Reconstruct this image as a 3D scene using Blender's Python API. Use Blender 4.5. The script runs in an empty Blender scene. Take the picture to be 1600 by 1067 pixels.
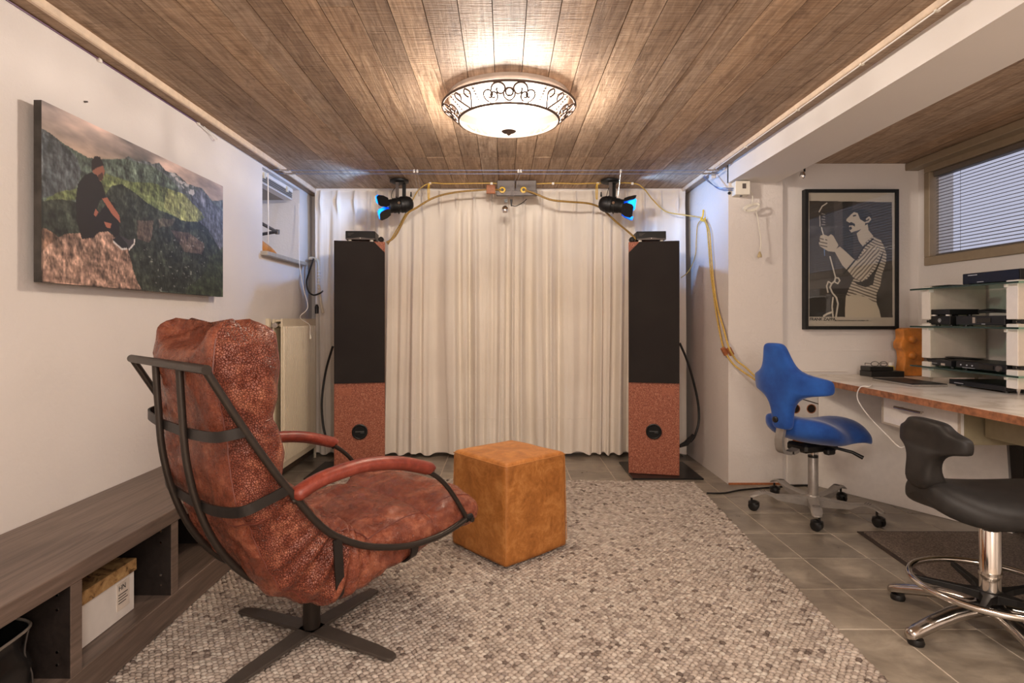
import bpy, math, random
import numpy as np
from mathutils import Vector, Matrix, noise
PI = math.pi
random.seed(7)
rng = np.random.default_rng(7)
S = bpy.context.scene
COL = S.collection

# ------------------------------------------------------------ camera, world, lights, exposure
EYE = 1.09; FPX = 905.0; VX, VY = 787.0, 500.0
cd = bpy.data.cameras.new('camera'); cam = bpy.data.objects.new('camera', cd); COL.objects.link(cam)
cam.location = (0, 0, EYE); cam.rotation_euler = (PI/2, 0, 0)
cd.sensor_fit = 'HORIZONTAL'; cd.sensor_width = 36; cd.lens = FPX/1600*36
cd.shift_x = (800-VX)/1600; cd.shift_y = -(533.5-VY)/1600; cd.clip_start = .02
S.camera = cam
S.view_settings.view_transform = 'Standard'; S.view_settings.look = 'None'
S.view_settings.exposure = 0.2; S.view_settings.gamma = 1; S.view_settings.use_curve_mapping = False
w = bpy.data.worlds.new('world'); S.world = w; w.use_nodes = True
bgn = w.node_tree.nodes['Background']; bgn.inputs[0].default_value = (.50, .49, .64, 1); bgn.inputs[1].default_value = 1.0

def light(kind, name, loc, energy, color, rot=(0,0,0), **kw):
    d = bpy.data.lights.new(name, kind); d.energy = energy; d.color = color
    for k, v in kw.items(): setattr(d, k, v)
    o = bpy.data.objects.new(name, d); COL.objects.link(o); o.location = loc; o.rotation_euler = rot
    return o
LAMP = (.024, 2.72)
for k in range(2): light('POINT', 'ceiling_lamp_bulb', (LAMP[0]+(-.09,.09)[k], LAMP[1], 2.075), 56, (1, .88, .77), shadow_soft_size=.035)
light('POINT', 'rear_point_fill', (.5, -.9, 1.45), 66, (1, .89, .80), shadow_soft_size=.35)  # added fill behind the camera, brightens the room and its ceiling
light('AREA', 'rear_area_fill', (.0, -.1, 2.10), 38, (1, .88, .78), size=1.0)  # added soft overhead fill just behind the camera
light('AREA', 'desk_area_fill', (2.25, 1.2, 2.10), 12, (1, .86, .74), size=.5)  # extra fill added to brighten the desk bay
for sx in (-1, 1):                       # blue stage spots
    dirv = Vector((sx*.93, -.12, -.10)); ax = Vector((sx*.93, -.25, -.18)).normalized()
    q = dirv.to_track_quat('-Z', 'Y').to_euler()
    light('SPOT', 'spot_beam', Vector((-.755 if sx<0 else .79, 4.25, 1.935))+ax*.105, 13, (.24, .50, 1), q, spot_size=2.7, spot_blend=.7, shadow_soft_size=.02)

# ------------------------------------------------------------ helpers
def P(px, py, Y):
    """picture pixel + distance along the room -> point in the room"""
    return Vector(((px-VX)/FPX*Y, Y, EYE-(py-VY)/FPX*Y))

def srgb(r, g, b):
    def f(c):
        c /= 255.0
        return c/12.92 if c <= .04045 else ((c+.055)/1.055)**2.4
    return (f(r), f(g), f(b), 1)

class MB:
    def __init__(s): s.v = []; s.f = []; s.mi = []; s.cur = 0
    def add(s, vs, fs):
        n = len(s.v); s.v += [Vector(p) for p in vs]; s.f += [tuple(i+n for i in f) for f in fs]; s.mi += [s.cur]*len(fs)
        return s
    def box(s, a, b, M=None, c=0):
        x0,y0,z0 = a; x1,y1,z1 = b
        if x0>x1: x0,x1=x1,x0
        if y0>y1: y0,y1=y1,y0
        if z0>z1: z0,z1=z1,z0
        if c:
            c = min(c, (x1-x0)*.45, (y1-y0)*.45, (z1-z0)*.45)
            # chamfered box: 24 vertices
            vs=[]; idx={}
            for i,x in enumerate((x0,x1)):
                for j,y in enumerate((y0,y1)):
                    for k,z in enumerate((z0,z1)):
                        sx,sy,sz = (c,-c)[i],(c,-c)[j],(c,-c)[k]
                        for a_,p in enumerate(((x,y+sy,z+sz),(x+sx,y,z+sz),(x+sx,y+sy,z))):
                            idx[i,j,k,a_]=len(vs); vs.append(p)
            fs=[]
            for i in (0,1):
                q=[idx[i,0,0,0],idx[i,1,0,0],idx[i,1,1,0],idx[i,0,1,0]]; fs.append(q if i else q[::-1])
                q=[idx[0,i,0,1],idx[1,i,0,1],idx[1,i,1,1],idx[0,i,1,1]]; fs.append(q[::-1] if i else q)
                q=[idx[0,0,i,2],idx[1,0,i,2],idx[1,1,i,2],idx[0,1,i,2]]; fs.append(q if i else q[::-1])
            for i in (0,1):
                for j in (0,1):
                    q=[idx[i,j,0,0],idx[i,j,1,0],idx[i,j,1,1],idx[i,j,0,1]]; fs.append(q if (i^j)==0 else q[::-1])
                    q=[idx[i,0,j,0],idx[i,1,j,0],idx[i,1,j,2],idx[i,0,j,2]]; fs.append(q if (i^j)==1 else q[::-1])
                    q=[idx[0,i,j,1],idx[1,i,j,1],idx[1,i,j,2],idx[0,i,j,2]]; fs.append(q if (i^j)==0 else q[::-1])
                    for k in (0,1):
                        q=[idx[i,j,k,0],idx[i,j,k,1],idx[i,j,k,2]]; fs.append(q if (i^j^k)==1 else q[::-1])
        else:
            vs=[(x,y,z) for x in (x0,x1) for y in (y0,y1) for z in (z0,z1)]
            fs=[(0,1,3,2),(4,6,7,5),(0,4,5,1),(2,3,7,6),(0,2,6,4),(1,5,7,3)]
        if M is not None: vs=[M@Vector(p) for p in vs]
        return s.add(vs, fs)
    def tube(s, pts, r, n=10, caps=True, flat=None, up=None):
        """swept tube; r number or list; flat=(a,b) gives a flat bar section"""
        pts=[Vector(p) for p in pts]; m=len(pts)
        rs = r if isinstance(r,(list,tuple)) else [r]*m
        T=[]
        for i in range(m):
            t=(pts[min(i+1,m-1)]-pts[max(i-1,0)])
            T.append(t.normalized() if t.length>1e-9 else Vector((0,0,1)))
        nrm=None; vs=[]; fs=[]
        for i in range(m):
            if up is not None:
                nrm=Vector(up); 
            elif nrm is None:
                nrm=Vector((0,0,1)) if abs(T[i].z)<.9 else Vector((1,0,0))
            nrm=(nrm-T[i]*nrm.dot(T[i]))
            nrm = nrm.normalized() if nrm.length>1e-6 else T[i].orthogonal().normalized()
            b=T[i].cross(nrm)
            if flat:
                a_,b_=flat
                ring=[(-a_,-b_),(a_,-b_),(a_,b_),(-a_,b_)]
                vs+=[pts[i]+nrm*p*rs[i]+b*q*rs[i] for p,q in ring]; nn=4
            else:
                nn=n
                vs+=[pts[i]+(nrm*math.cos(2*PI*k/n)+b*math.sin(2*PI*k/n))*rs[i] for k in range(n)]
        for i in range(m-1):
            for k in range(nn):
                k2=(k+1)%nn
                fs.append((i*nn+k,i*nn+k2,(i+1)*nn+k2,(i+1)*nn+k))
        if caps:
            fs.append(tuple(range(nn))[::-1]); fs.append(tuple((m-1)*nn+k for k in range(nn)))
        return s.add(vs,fs)
    def lathe(s, prof, n=24, M=None, closed=False):
        vs=[]; fs=[]; m=len(prof)
        for r,z in prof:
            for k in range(n):
                a=2*PI*k/n; p=Vector((r*math.cos(a), r*math.sin(a), z)); vs.append(M@p if M is not None else p)
        for i in range(m-1 if not closed else m):
            for k in range(n):
                k2=(k+1)%n; j=(i+1)%m
                fs.append((i*n+k,i*n+k2,j*n+k2,j*n+k))
        if not closed:
            if prof[0][0]>1e-6: fs.append(tuple(range(n))[::-1])
            if prof[-1][0]>1e-6: fs.append(tuple((m-1)*n+k for k in range(n)))
        return s.add(vs,fs)
    def rings(s, R, caps=True):
        m=len(R); n=len(R[0]); vs=[p for r in R for p in r]; fs=[]
        for i in range(m-1):
            for k in range(n):
                k2=(k+1)%n; fs.append((i*n+k,i*n+k2,(i+1)*n+k2,(i+1)*n+k))
        if caps: fs.append(tuple(range(n))[::-1]); fs.append(tuple((m-1)*n+k for k in range(n)))
        return s.add(vs,fs)
    def prism(s, poly, a, b, M=None):
        """polygon (list of 2-D points) in XZ extruded from y=a to y=b"""
        n=len(poly); vs=[(x,a,z) for x,z in poly]+[(x,b,z) for x,z in poly]
        fs=[tuple(range(n)),tuple(range(2*n-1,n-1,-1))]+[(k,k+n,(k+1)%n+n,(k+1)%n) for k in range(n)]
        if M is not None: vs=[M@Vector(p) for p in vs]
        return s.add(vs,fs)
    def build(s, name, mat, parent=None, smooth=None, local=False, bevel=0, subsurf=0):
        me=bpy.data.meshes.new(name)
        vs=s.v
        if parent is not None and not local:
            Mi=world_of(parent).inverted(); vs=[Mi@p for p in vs]
        me.from_pydata([tuple(p) for p in vs],[],s.f)
        mats = mat if isinstance(mat,(list,tuple)) else [mat]
        for m_ in mats: me.materials.append(m_)
        if len(mats)>1: me.polygons.foreach_set('material_index', s.mi)
        import bmesh
        bm=bmesh.new(); bm.from_mesh(me); bmesh.ops.recalc_face_normals(bm,faces=bm.faces); bm.to_mesh(me); bm.free()
        if smooth is not None:
            me.polygons.foreach_set('use_smooth',[True]*len(me.polygons))
            if smooth < 180: me.set_sharp_from_angle(angle=math.radians(smooth))
        o=bpy.data.objects.new(name,me); COL.objects.link(o)
        if parent is not None: o.parent=parent
        if bevel:
            b=o.modifiers.new('bevel','BEVEL'); b.width=bevel; b.segments=2; b.limit_method='ANGLE'
        if subsurf:
            b=o.modifiers.new('sub','SUBSURF'); b.levels=subsurf; b.render_levels=subsurf
        return o

def world_of(o):
    M=o.matrix_basis.copy() if o.matrix_basis else Matrix()
    M=Matrix.LocRotScale(o.location,o.rotation_euler,o.scale)
    return world_of(o.parent)@M if o.parent else M

def tag(o,label=None,cat=None,group=None,kind=None):
    if label: o['label']=label
    if cat: o['category']=cat
    if group: o['group']=group
    if kind: o['kind']=kind
    return o
def thing(name,label,cat,loc=(0,0,0),rz=0,group=None):
    o=bpy.data.objects.new(name,None); COL.objects.link(o); o.location=loc; o.rotation_euler=(0,0,rz); o.empty_display_size=.05
    return tag(o,label,cat,group)
def solo(name,mb,mat,label,cat,loc=None,**kw):
    """a thing that is one mesh, origin moved to its base"""
    grp=kw.pop('group',None)
    vs=np.array([tuple(p) for p in mb.v])
    c = Vector(loc) if loc is not None else Vector(((vs[:,0].min()+vs[:,0].max())/2,(vs[:,1].min()+vs[:,1].max())/2,vs[:,2].min()))
    mb.v=[p-c for p in mb.v]
    o=mb.build(name,mat,None,**kw); o.location=c
    return tag(o,label,cat,grp)
def struct(name,mb,mat,**kw):
    o=mb.build(name,mat,None,**kw); o['kind']='structure'; return o
def smoothpath(pts,k=6):
    pts=[Vector(p) for p in pts]; out=[]
    n=len(pts)
    for i in range(n-1):
        p0=pts[max(i-1,0)];p1=pts[i];p2=pts[i+1];p3=pts[min(i+2,n-1)]
        for j in range(k):
            t=j/k
            out.append(.5*((2*p1)+(p2-p0)*t+(2*p0-5*p1+4*p2-p3)*t*t+(3*p1-p0-3*p2+p3)*t**3))
    out.append(pts[-1]); return out
def cable(pts,r=.004,k=6,n=6,mb=None):
    mb=mb or MB(); return mb.tube(smoothpath(pts,k),r,n)
def copy_tree(o,parent=None):
    c=o.copy(); COL.objects.link(c); c.parent=parent
    for ch in list(o.children): copy_tree(ch,c)
    return c

# ------------------------------------------------------------ materials
class N:
    def __init__(s,name):
        s.m=bpy.data.materials.new(name); s.m.use_nodes=True; s.t=s.m.node_tree; s.b=s.t.nodes['Principled BSDF']
    def n(s,typ,**kw):
        x=s.t.nodes.new(typ)
        for k,v in kw.items():
            if k.startswith('_'): setattr(x,k[1:],v)
            else: x.inputs[k.replace('__',' ')].default_value=v
        return x
    def l(s,a,b): s.t.links.new(a,b)
    def ramp(s,fac,stops):
        r=s.t.nodes.new('ShaderNodeValToRGB'); e=r.color_ramp.elements
        while len(e)<len(stops): e.new(.5)
        for i,(p,c) in enumerate(stops): e[i].position=p; e[i].color=c
        s.l(fac,r.inputs[0]); return r.outputs[0]
    def bump(s,h,strength=.3,dist=.01):
        b=s.t.nodes.new('ShaderNodeBump'); b.inputs['Strength'].default_value=strength; b.inputs['Distance'].default_value=dist
        s.l(h,b.inputs['Height']); s.l(b.outputs[0],s.b.inputs['Normal']); return b
    def pos(s,scale=(1,1,1),rnd=False,space='obj'):
        if space=='world': g=s.t.nodes.new('ShaderNodeNewGeometry').outputs['Position']
        else: g=s.t.nodes.new('ShaderNodeTexCoord').outputs['Object']
        mp=s.t.nodes.new('ShaderNodeMapping'); mp.inputs['Scale'].default_value=scale
        if rnd:
            oi=s.t.nodes.new('ShaderNodeObjectInfo'); vm=s.t.nodes.new('ShaderNodeVectorMath'); vm.operation='MULTIPLY'
            cb=s.t.nodes.new('ShaderNodeCombineXYZ')
            for k in range(3): s.l(oi.outputs['Random'],cb.inputs[k])
            s.l(cb.outputs[0],vm.inputs[0]); vm.inputs[1].default_value=(13,29,17)
            va=s.t.nodes.new('ShaderNodeVectorMath'); va.operation='ADD'; s.l(g,va.inputs[0]); s.l(vm.outputs[0],va.inputs[1]); g=va.outputs[0]
        s.l(g,mp.inputs['Vector']); return mp.outputs[0]
    def noise(s,vec,scale=5,detail=4,rough=.5,dist=0):
        x=s.n('ShaderNodeTexNoise',Scale=scale,Detail=detail,Roughness=rough,Distortion=dist); s.l(vec,x.inputs['Vector']); return x.outputs['Fac']
    def vor(s,vec,scale=50,feature='F1',out='Distance'):
        x=s.n('ShaderNodeTexVoronoi',_feature=feature,Scale=scale); s.l(vec,x.inputs['Vector']); return x.outputs[out]
    def mix(s,fac,a,b,mode='MIX'):
        x=s.t.nodes.new('ShaderNodeMix'); x.data_type='RGBA'; x.blend_type=mode
        for i,v in ((0,fac),(6,a),(7,b)):
            if hasattr(v,'is_linked') or hasattr(v,'links'): s.l(v,x.inputs[i])
            else: x.inputs[i].default_value=v
        return x.outputs[2]
    def math(s,op,a,b=None,c=None):
        x=s.t.nodes.new('ShaderNodeMath'); x.operation=op
        for i,v in enumerate((a,b,c)):
            if v is None: continue
            if hasattr(v,'links'): s.l(v,x.inputs[i])
            else: x.inputs[i].default_value=v
        return x.outputs[0]
    def color(s,c):
        if hasattr(c,'links'): s.l(c,s.b.inputs['Base Color'])
        else: s.b.inputs['Base Color'].default_value=c
        return s
    def set(s,**kw):
        for k,v in kw.items():
            k=k.replace('_',' ')
            if hasattr(v,'links'): s.l(v,s.b.inputs[k])
            else: s.b.inputs[k].default_value=v
        return s

def plain(name,c,rough=.5,metal=0,var=.06,scale=30,bump=.05,**kw):
    m=N(name); v=m.pos(); f=m.noise(v,scale,3)
    c2=tuple(x*(1-var*2) for x in c[:3])+(1,); c1=tuple(min(1,x*(1+var)) for x in c[:3])+(1,)
    m.color(m.ramp(f,[(.3,c2),(.7,c1)])); m.set(Roughness=rough,Metallic=metal,**kw)
    if bump: m.bump(f,bump,.004)
    return m.m

def mk_wall(name,c,bump=.35):
    m=N(name); v=m.pos(space='world'); a=m.noise(v,9,6,.6); b=m.noise(v,55,5,.65); d=m.noise(v,1.3,3)
    m.color(m.ramp(d,[(.3,tuple(x*.93 for x in c[:3])+(1,)),(.7,c)])); m.set(Roughness=.75)
    h=m.math('ADD',m.math('MULTIPLY',a,.8),m.math('MULTIPLY',b,.5)); m.bump(h,bump,.012); return m.m
WALL=mk_wall('painted_plaster',srgb(226,220,216))
WALL_R=mk_wall('rough_painted_plaster',srgb(226,218,212),.6)
BEAM=mk_wall('smooth_painted_plaster',srgb(228,222,216),.1)

def mk_plank(name,dark,light_):
    m=N(name); v=m.pos((1,1,1),rnd=True)
    vg=m.pos((30,1.6,30),rnd=True); g=m.noise(vg,1.6,8,.62,1.2)
    vs=m.pos((6,140,6),rnd=True); saw=m.noise(vs,1.2,3,.6,.3)
    vk=m.pos((9,2.2,9),rnd=True); kn=m.noise(vk,1.4,4,.55,2.5)
    oi=m.t.nodes.new('ShaderNodeObjectInfo')
    base=m.ramp(g,[(.28,dark),(.5,tuple((a+b)/2 for a,b in zip(dark,light_))),(.72,light_)])
    k=m.ramp(kn,[(.35,(.55,.5,.45,1)),(.48,(1,1,1,1)),(.6,(1.0,.95,.88,1)),(.7,(.72,.66,.58,1))])
    c=m.mix(.55,base,k,'MULTIPLY')
    sw=m.ramp(saw,[(.35,(.70,.68,.66,1)),(.55,(1.08,1.08,1.08,1))]); c=m.mix(.8,c,sw,'MULTIPLY')
    r=m.ramp(oi.outputs['Random'],[(0,(.72,.68,.64,1)),(.35,(.95,.97,1.0,1)),(.7,(1.08,1.03,.96,1)),(1,(.86,.8,.74,1))]); c=m.mix(1,c,r,'MULTIPLY')
    m.color(c); m.set(Roughness=.7)
    h=m.math('ADD',m.math('MULTIPLY',saw,1.0),m.math('MULTIPLY',g,.6)); m.bump(h,.55,.006); return m.m
PLANK=mk_plank('rough_sawn_plank',srgb(142,116,94),srgb(206,182,158))
TRIMW=mk_plank('ceiling_edge_board',srgb(150,128,108),srgb(190,168,146))

def mk_tile():
    m=N('stone_tile'); v=m.pos(space='world',rnd=True); a=m.noise(v,5,7,.62,.8); b=m.noise(v,40,5,.6)
    vs=m.pos((3,14,3),space='world',rnd=True); st=m.noise(vs,2,4,.6,.5)
    c=m.ramp(a,[(.25,srgb(104,96,86)),(.5,srgb(142,132,119)),(.75,srgb(178,167,152))])
    c=m.mix(.5,c,m.ramp(st,[(.3,(.75,.74,.73,1)),(.7,(1.12,1.12,1.12,1))]),'MULTIPLY')
    oi=m.t.nodes.new('ShaderNodeObjectInfo'); c=m.mix(1,c,m.ramp(oi.outputs['Random'],[(0,(.86,.86,.86,1)),(1,(1.06,1.05,1.03,1))]),'MULTIPLY')
    m.color(c); m.set(Roughness=m.math('MULTIPLY_ADD',a,.3,.18),Specular_IOR_Level=.6); m.bump(m.math('ADD',b,a),.12,.004); return m.m
TILE=mk_tile()
GROUT=plain('grout',srgb(205,192,176),.9,var=.1)

def mk_leather(name,dark,mid,hi,bscale,bstr,rough=.42,fine=1.0):
    m=N(name); v=m.pos(); a=m.noise(v,11,8,.72,.8); b=m.noise(v,46,6,.7)
    nz=m.n('ShaderNodeTexNoise',Scale=22,Detail=2); m.l(v,nz.inputs['Vector'])
    va=m.t.nodes.new('ShaderNodeVectorMath'); va.operation='MULTIPLY_ADD'; m.l(nz.outputs['Color'],va.inputs[0]); va.inputs[1].default_value=(.02,.02,.02); m.l(v,va.inputs[2])
    p=m.vor(va.outputs[0],bscale,'DISTANCE_TO_EDGE')
    pe=m.ramp(p,[(0,(0,0,0,1)),(.12,(1,1,1,1))])
    f=m.math('ADD',m.math('MULTIPLY',a,.7),m.math('MULTIPLY',b,.3))
    c=m.ramp(f,[(.33,dark),(.5,mid),(.66,hi)])
    c=m.mix(.35*fine,c,m.mix(1,c,m.ramp(p,[(0,(.45,.4,.4,1)),(.1,(1.1,1.1,1.1,1))]),'MULTIPLY'))
    m.color(c); m.set(Roughness=m.math('MULTIPLY_ADD',b,.25,rough-.12),Specular_IOR_Level=.45)
    m.bump(m.math('ADD',m.math('MULTIPLY',pe,.7),m.math('MULTIPLY',b,.8)),bstr,.004); return m.m
LEATHER=mk_leather('red_brown_leather',srgb(84,39,27),srgb(128,66,46),srgb(178,110,82),210,.55,.27,.7)
LEATHER_P=mk_leather('pebbled_red_leather',srgb(80,36,26),srgb(122,62,46),srgb(176,110,84),160,1.0,.34,1.35)
ARML=mk_leather('armrest_leather',srgb(92,36,26),srgb(128,54,40),srgb(160,80,62),260,.12,.36,.3)
TAN=mk_leather('tan_leather',srgb(138,82,32),srgb(178,114,54),srgb(206,144,80),230,.16,.44,.25)
SEAM=plain('leather_seam',srgb(104,50,38),.5)
TANSEAM=plain('tan_seam',srgb(196,134,72),.6)
STEEL=plain('dark_steel',srgb(62,55,50),.38,.6,bump=.02)
BSTRAP=plain('black_strap_steel',srgb(40,36,34),.4,.4,bump=.02)
STEEL2=plain('dark_steel_bar',srgb(88,80,74),.45,.35,bump=.02)

def mk_curtain():
    m=N('curtain_cloth'); v=m.pos((1,1,1)); a=m.noise(v,2.2,4); w_=m.noise(m.pos((300,300,40)),2,2); x_=m.noise(m.pos((40,40,500)),2,2)
    m.color(m.ramp(a,[(.3,srgb(236,226,213)),(.7,srgb(247,239,228))])); m.set(Roughness=.85,Sheen_Weight=.15)
    m.bump(m.math('ADD',w_,x_),.12,.002)
    tr=m.t.nodes.new('ShaderNodeBsdfTranslucent'); tr.inputs[0].default_value=srgb(225,212,198)
    mx=m.t.nodes.new('ShaderNodeMixShader'); mx.inputs[0].default_value=.05
    out=m.t.nodes['Material Output']; m.l(m.b.outputs[0],mx.inputs[1]); m.l(tr.outputs[0],mx.inputs[2]); m.l(mx.outputs[0],out.inputs[0]); return m.m
CURT=mk_curtain()
def mk_darkwood(name,c0,c1,axis=(14,.9,14)):
    m=N(name); v=m.pos(axis,space='world'); g=m.noise(v,2.0,7,.6,1.6); f=m.noise(m.pos((160,4,160),space='world'),1,3)
    wv=m.n('ShaderNodeTexWave',Scale=1.1,Distortion=7,Detail=3); wv.inputs['Detail Scale'].default_value=1.4; m.l(m.pos((5,.55,5),space='world'),wv.inputs['Vector'])
    c=m.ramp(g,[(.3,c0),(.7,c1)]); c=m.mix(.5,c,m.ramp(wv.outputs['Fac'],[(.0,(.62,.6,.58,1)),(.12,(1,1,1,1))]),'MULTIPLY')
    c=m.mix(.4,c,m.ramp(f,[(.35,(.7,.7,.7,1)),(.6,(1.05,1.05,1.05,1))]),'MULTIPLY')
    m.color(c); m.set(Roughness=.42); m.bump(f,.15,.002); return m.m
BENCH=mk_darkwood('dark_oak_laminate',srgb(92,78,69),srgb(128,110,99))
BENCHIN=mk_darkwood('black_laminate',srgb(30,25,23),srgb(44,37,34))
BLACK=plain('black_plastic',srgb(22,21,21),.38,bump=.02)
MATBLACK=plain('matt_black_metal',srgb(26,25,25),.5,.3,bump=.02)
def mk_grille():
    m=N('black_grille_cloth'); v=m.pos((1,1,1)); w1=m.noise(v,500,1); a=m.noise(v,3,2)
    m.color(m.ramp(a,[(.3,srgb(38,33,33)),(.7,srgb(44,40,38))])); m.set(Roughness=.9,Specular_IOR_Level=.2); m.bump(w1,.4,.001); return m.m
GRILLE=mk_grille()
def mk_cork():
    m=N('red_flake_board'); v=m.pos(); col=m.vor(v,230,'F1','Color'); s_=m.t.nodes.new('ShaderNodeSeparateColor'); m.l(col,s_.inputs[0])
    b=m.noise(v,90,4,.7)
    c=m.ramp(m.math('ADD',m.math('MULTIPLY',s_.outputs[0],.5),m.math('MULTIPLY',b,.5)),[(.2,srgb(108,54,38)),(.42,srgb(140,76,54)),(.62,srgb(158,92,68)),(.85,srgb(198,140,112))])
    m.color(c); m.set(Roughness=.6); m.bump(b,.3,.003); return m.m
CORK=mk_cork()
COPPER=plain('copper_paint',srgb(160,92,66),.5,.1)
RAD=plain('cream_radiator_enamel',srgb(222,210,186),.35,bump=.01,var=.02)
WHITE=plain('white_lacquer',srgb(236,230,224),.35,bump=.01,var=.02)
WHITEP=plain('white_plastic',srgb(228,222,208),.45,bump=.01,var=.02)
def mk_blue():
    m=N('blue_fabric'); v=m.pos(); a=m.noise(v,8,5,.6); b=m.noise(v,400,2)
    m.color(m.ramp(a,[(.3,srgb(16,62,140)),(.7,srgb(34,94,184))])); m.set(Roughness=.85,Sheen_Weight=.4,Sheen_Roughness=.4); m.bump(b,.3,.001); return m.m
BLUE=mk_blue()
ALU=plain('grey_painted_aluminium',srgb(158,152,146),.35,.35,bump=.02)
CHROME=plain('chrome',srgb(225,220,214),.12,1,var=.01,bump=0)
PCHROME=plain('polished_aluminium',srgb(200,194,188),.2,1,var=.05,bump=.05)
def mk_blackleather():
    m=N('black_vinyl'); v=m.pos(); a=m.noise(v,30,4); p=m.vor(v,260,'DISTANCE_TO_EDGE')
    m.color(m.ramp(a,[(.3,srgb(30,28,27)),(.7,srgb(40,37,35))])); m.set(Roughness=.5,Specular_IOR_Level=.4); m.bump(p,.12,.001); return m.m
VINYL=mk_blackleather()
YEL=plain('yellow_cable',srgb(206,170,84),.4,var=.15,scale=120)
YELB=plain('bright_yellow_rubber',srgb(240,196,60),.4)
OCHRE=plain('ochre_cable',srgb(156,122,58),.45,var=.2,scale=150)
BROWNW=plain('brown_wood_block',srgb(168,100,58),.5,var=.15,scale=60)
GREYBOX=plain('grey_metal_box',srgb(98,90,87),.45,.3)
MARB=N('cream_laminate'); _v=MARB.pos(space='world'); _a=MARB.noise(_v,3,6,.6,2.0)
MARB.color(MARB.ramp(_a,[(.38,srgb(214,203,190)),(.5,srgb(234,225,214)),(.62,srgb(238,230,220))])).set(Roughness=.25); MARB=MARB.m
EDGEW=plain('worn_brown_edge',srgb(164,108,74),.5,var=.25,scale=40)
BEIGE=plain('olive_beige_board',srgb(158,146,118),.55,var=.04)
FRAMEB=plain('taupe_window_frame',srgb(150,134,112),.45,var=.03)
SLAT=plain('grey_slat',srgb(118,110,104),.4,.3,var=.02)
SLATW=plain('white_slat',srgb(210,205,202),.4,var=.02)
ORANGE=plain('orange_wood',srgb(216,136,58),.4,var=.22,scale=14,bump=.2)
def mk_glass(name,tint,alpha=.25,rough=.02):
    m=N(name); tb=m.t.nodes.new('ShaderNodeBsdfTransparent'); tb.inputs[0].default_value=tint
    gl=m.t.nodes.new('ShaderNodeBsdfGlossy'); gl.inputs['Roughness'].default_value=rough
    lw=m.t.nodes.new('ShaderNodeLayerWeight'); fr=m.math('MULTIPLY_ADD',m.math('POWER',lw.outputs['Facing'],5),.9,.04)
    mx=m.t.nodes.new('ShaderNodeMixShader'); m.l(fr,mx.inputs[0]); m.l(tb.outputs[0],mx.inputs[1]); m.l(gl.outputs[0],mx.inputs[2])
    m.l(mx.outputs[0],m.t.nodes['Material Output'].inputs[0]); return m.m
GLASS=mk_glass('clear_glass',(.96,.98,.97,1)); GLASSG=mk_glass('green_shelf_glass',(.55,.78,.72,1))
GEDGE=plain('green_glass_edge',srgb(34,58,54),.2,bump=0)
def mk_vcol(name,rough=.5,**kw):
    m=N(name); a=m.t.nodes.new('ShaderNodeVertexColor'); a.layer_name='paint'; m.color(a.outputs[0]); m.set(Roughness=rough,**kw); return m.m
PRINT=mk_vcol('canvas_print',.55); PRINTG=mk_vcol('poster_print',.5)
def emis(name,c,s):
    m=N(name); m.b.inputs['Emission Color'].default_value=c; m.b.inputs['Emission Strength'].default_value=s; m.color(c); return m
def mk_text(): return plain('dark_print',srgb(30,28,28),.6,bump=0)
INK=mk_text()
LIGHTINK=plain('pale_print',srgb(190,190,196),.5,bump=0)

def text(body,size,M,mat,name,parent,ext=.0002,off=0):
    cu=bpy.data.curves.new(name,'FONT'); cu.body=body; cu.size=size; cu.extrude=ext
    cu.materials.append(mat); cu.offset=off
    tmp=bpy.data.objects.new('t',cu); COL.objects.link(tmp); dg=bpy.context.evaluated_depsgraph_get(); dg.update()
    me=bpy.data.meshes.new_from_object(tmp.evaluated_get(dg)); bpy.data.objects.remove(tmp)
    o=bpy.data.objects.new(name,me); COL.objects.link(o)
    o.parent=parent
    o.matrix_local = (world_of(parent).inverted()@M) if parent else M
    return o

# ------------------------------------------------------------ room shell
XL,XR,YB,ZC = -1.575, 1.49, 4.76, 2.135
XW=2.77; YP=3.84; YW=3.87; YF=-1.7; BZ=2.0; BX=1.808
fl=struct('floor',MB().box((XL-.4,YF-.1,-.10),(XW+.1,YB+.1,-.0015)),GROUT)
# rug footprint (slightly turned)
RA=math.radians(3.1); RC=Vector((1.264,3.845,0)); rx=Vector((math.cos(RA),-math.sin(RA),0)); ry=Vector((math.sin(RA),math.cos(RA),0))
RW,RL=2.40,3.1
def in_rug(x,y,m):
    d=Vector((x,y,0))-RC; a=-d.dot(rx); b=-d.dot(ry); return m<a<RW-m and m<b<RL-m
tp=.302; TY=.305
tm=MB().box((-(tp-.005)/2,-(TY-.005)/2,-.012),((tp-.005)/2,(TY-.005)/2,0),c=.0012)
tile0=None; random.seed(3)
for i in range(-10,6):
    for j in range(-5,10):
        cx=1.368+tp*(i+.5); cy=2.042+TY*(j+.5)
        if cx>XW+.1 or cx<XL-.1 or cy>YB: continue
        if in_rug(cx,cy,.25): continue
        if cx>XR+.2 and cy>YW+.1: continue
        if cy<.6: continue
        if tile0 is None:
            tile0=tm.build('tile',TILE,fl,smooth=30); o=tile0
        else:
            o=tile0.copy(); COL.objects.link(o)
        o.location=(cx,cy,random.uniform(-.0004,.0008))

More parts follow.
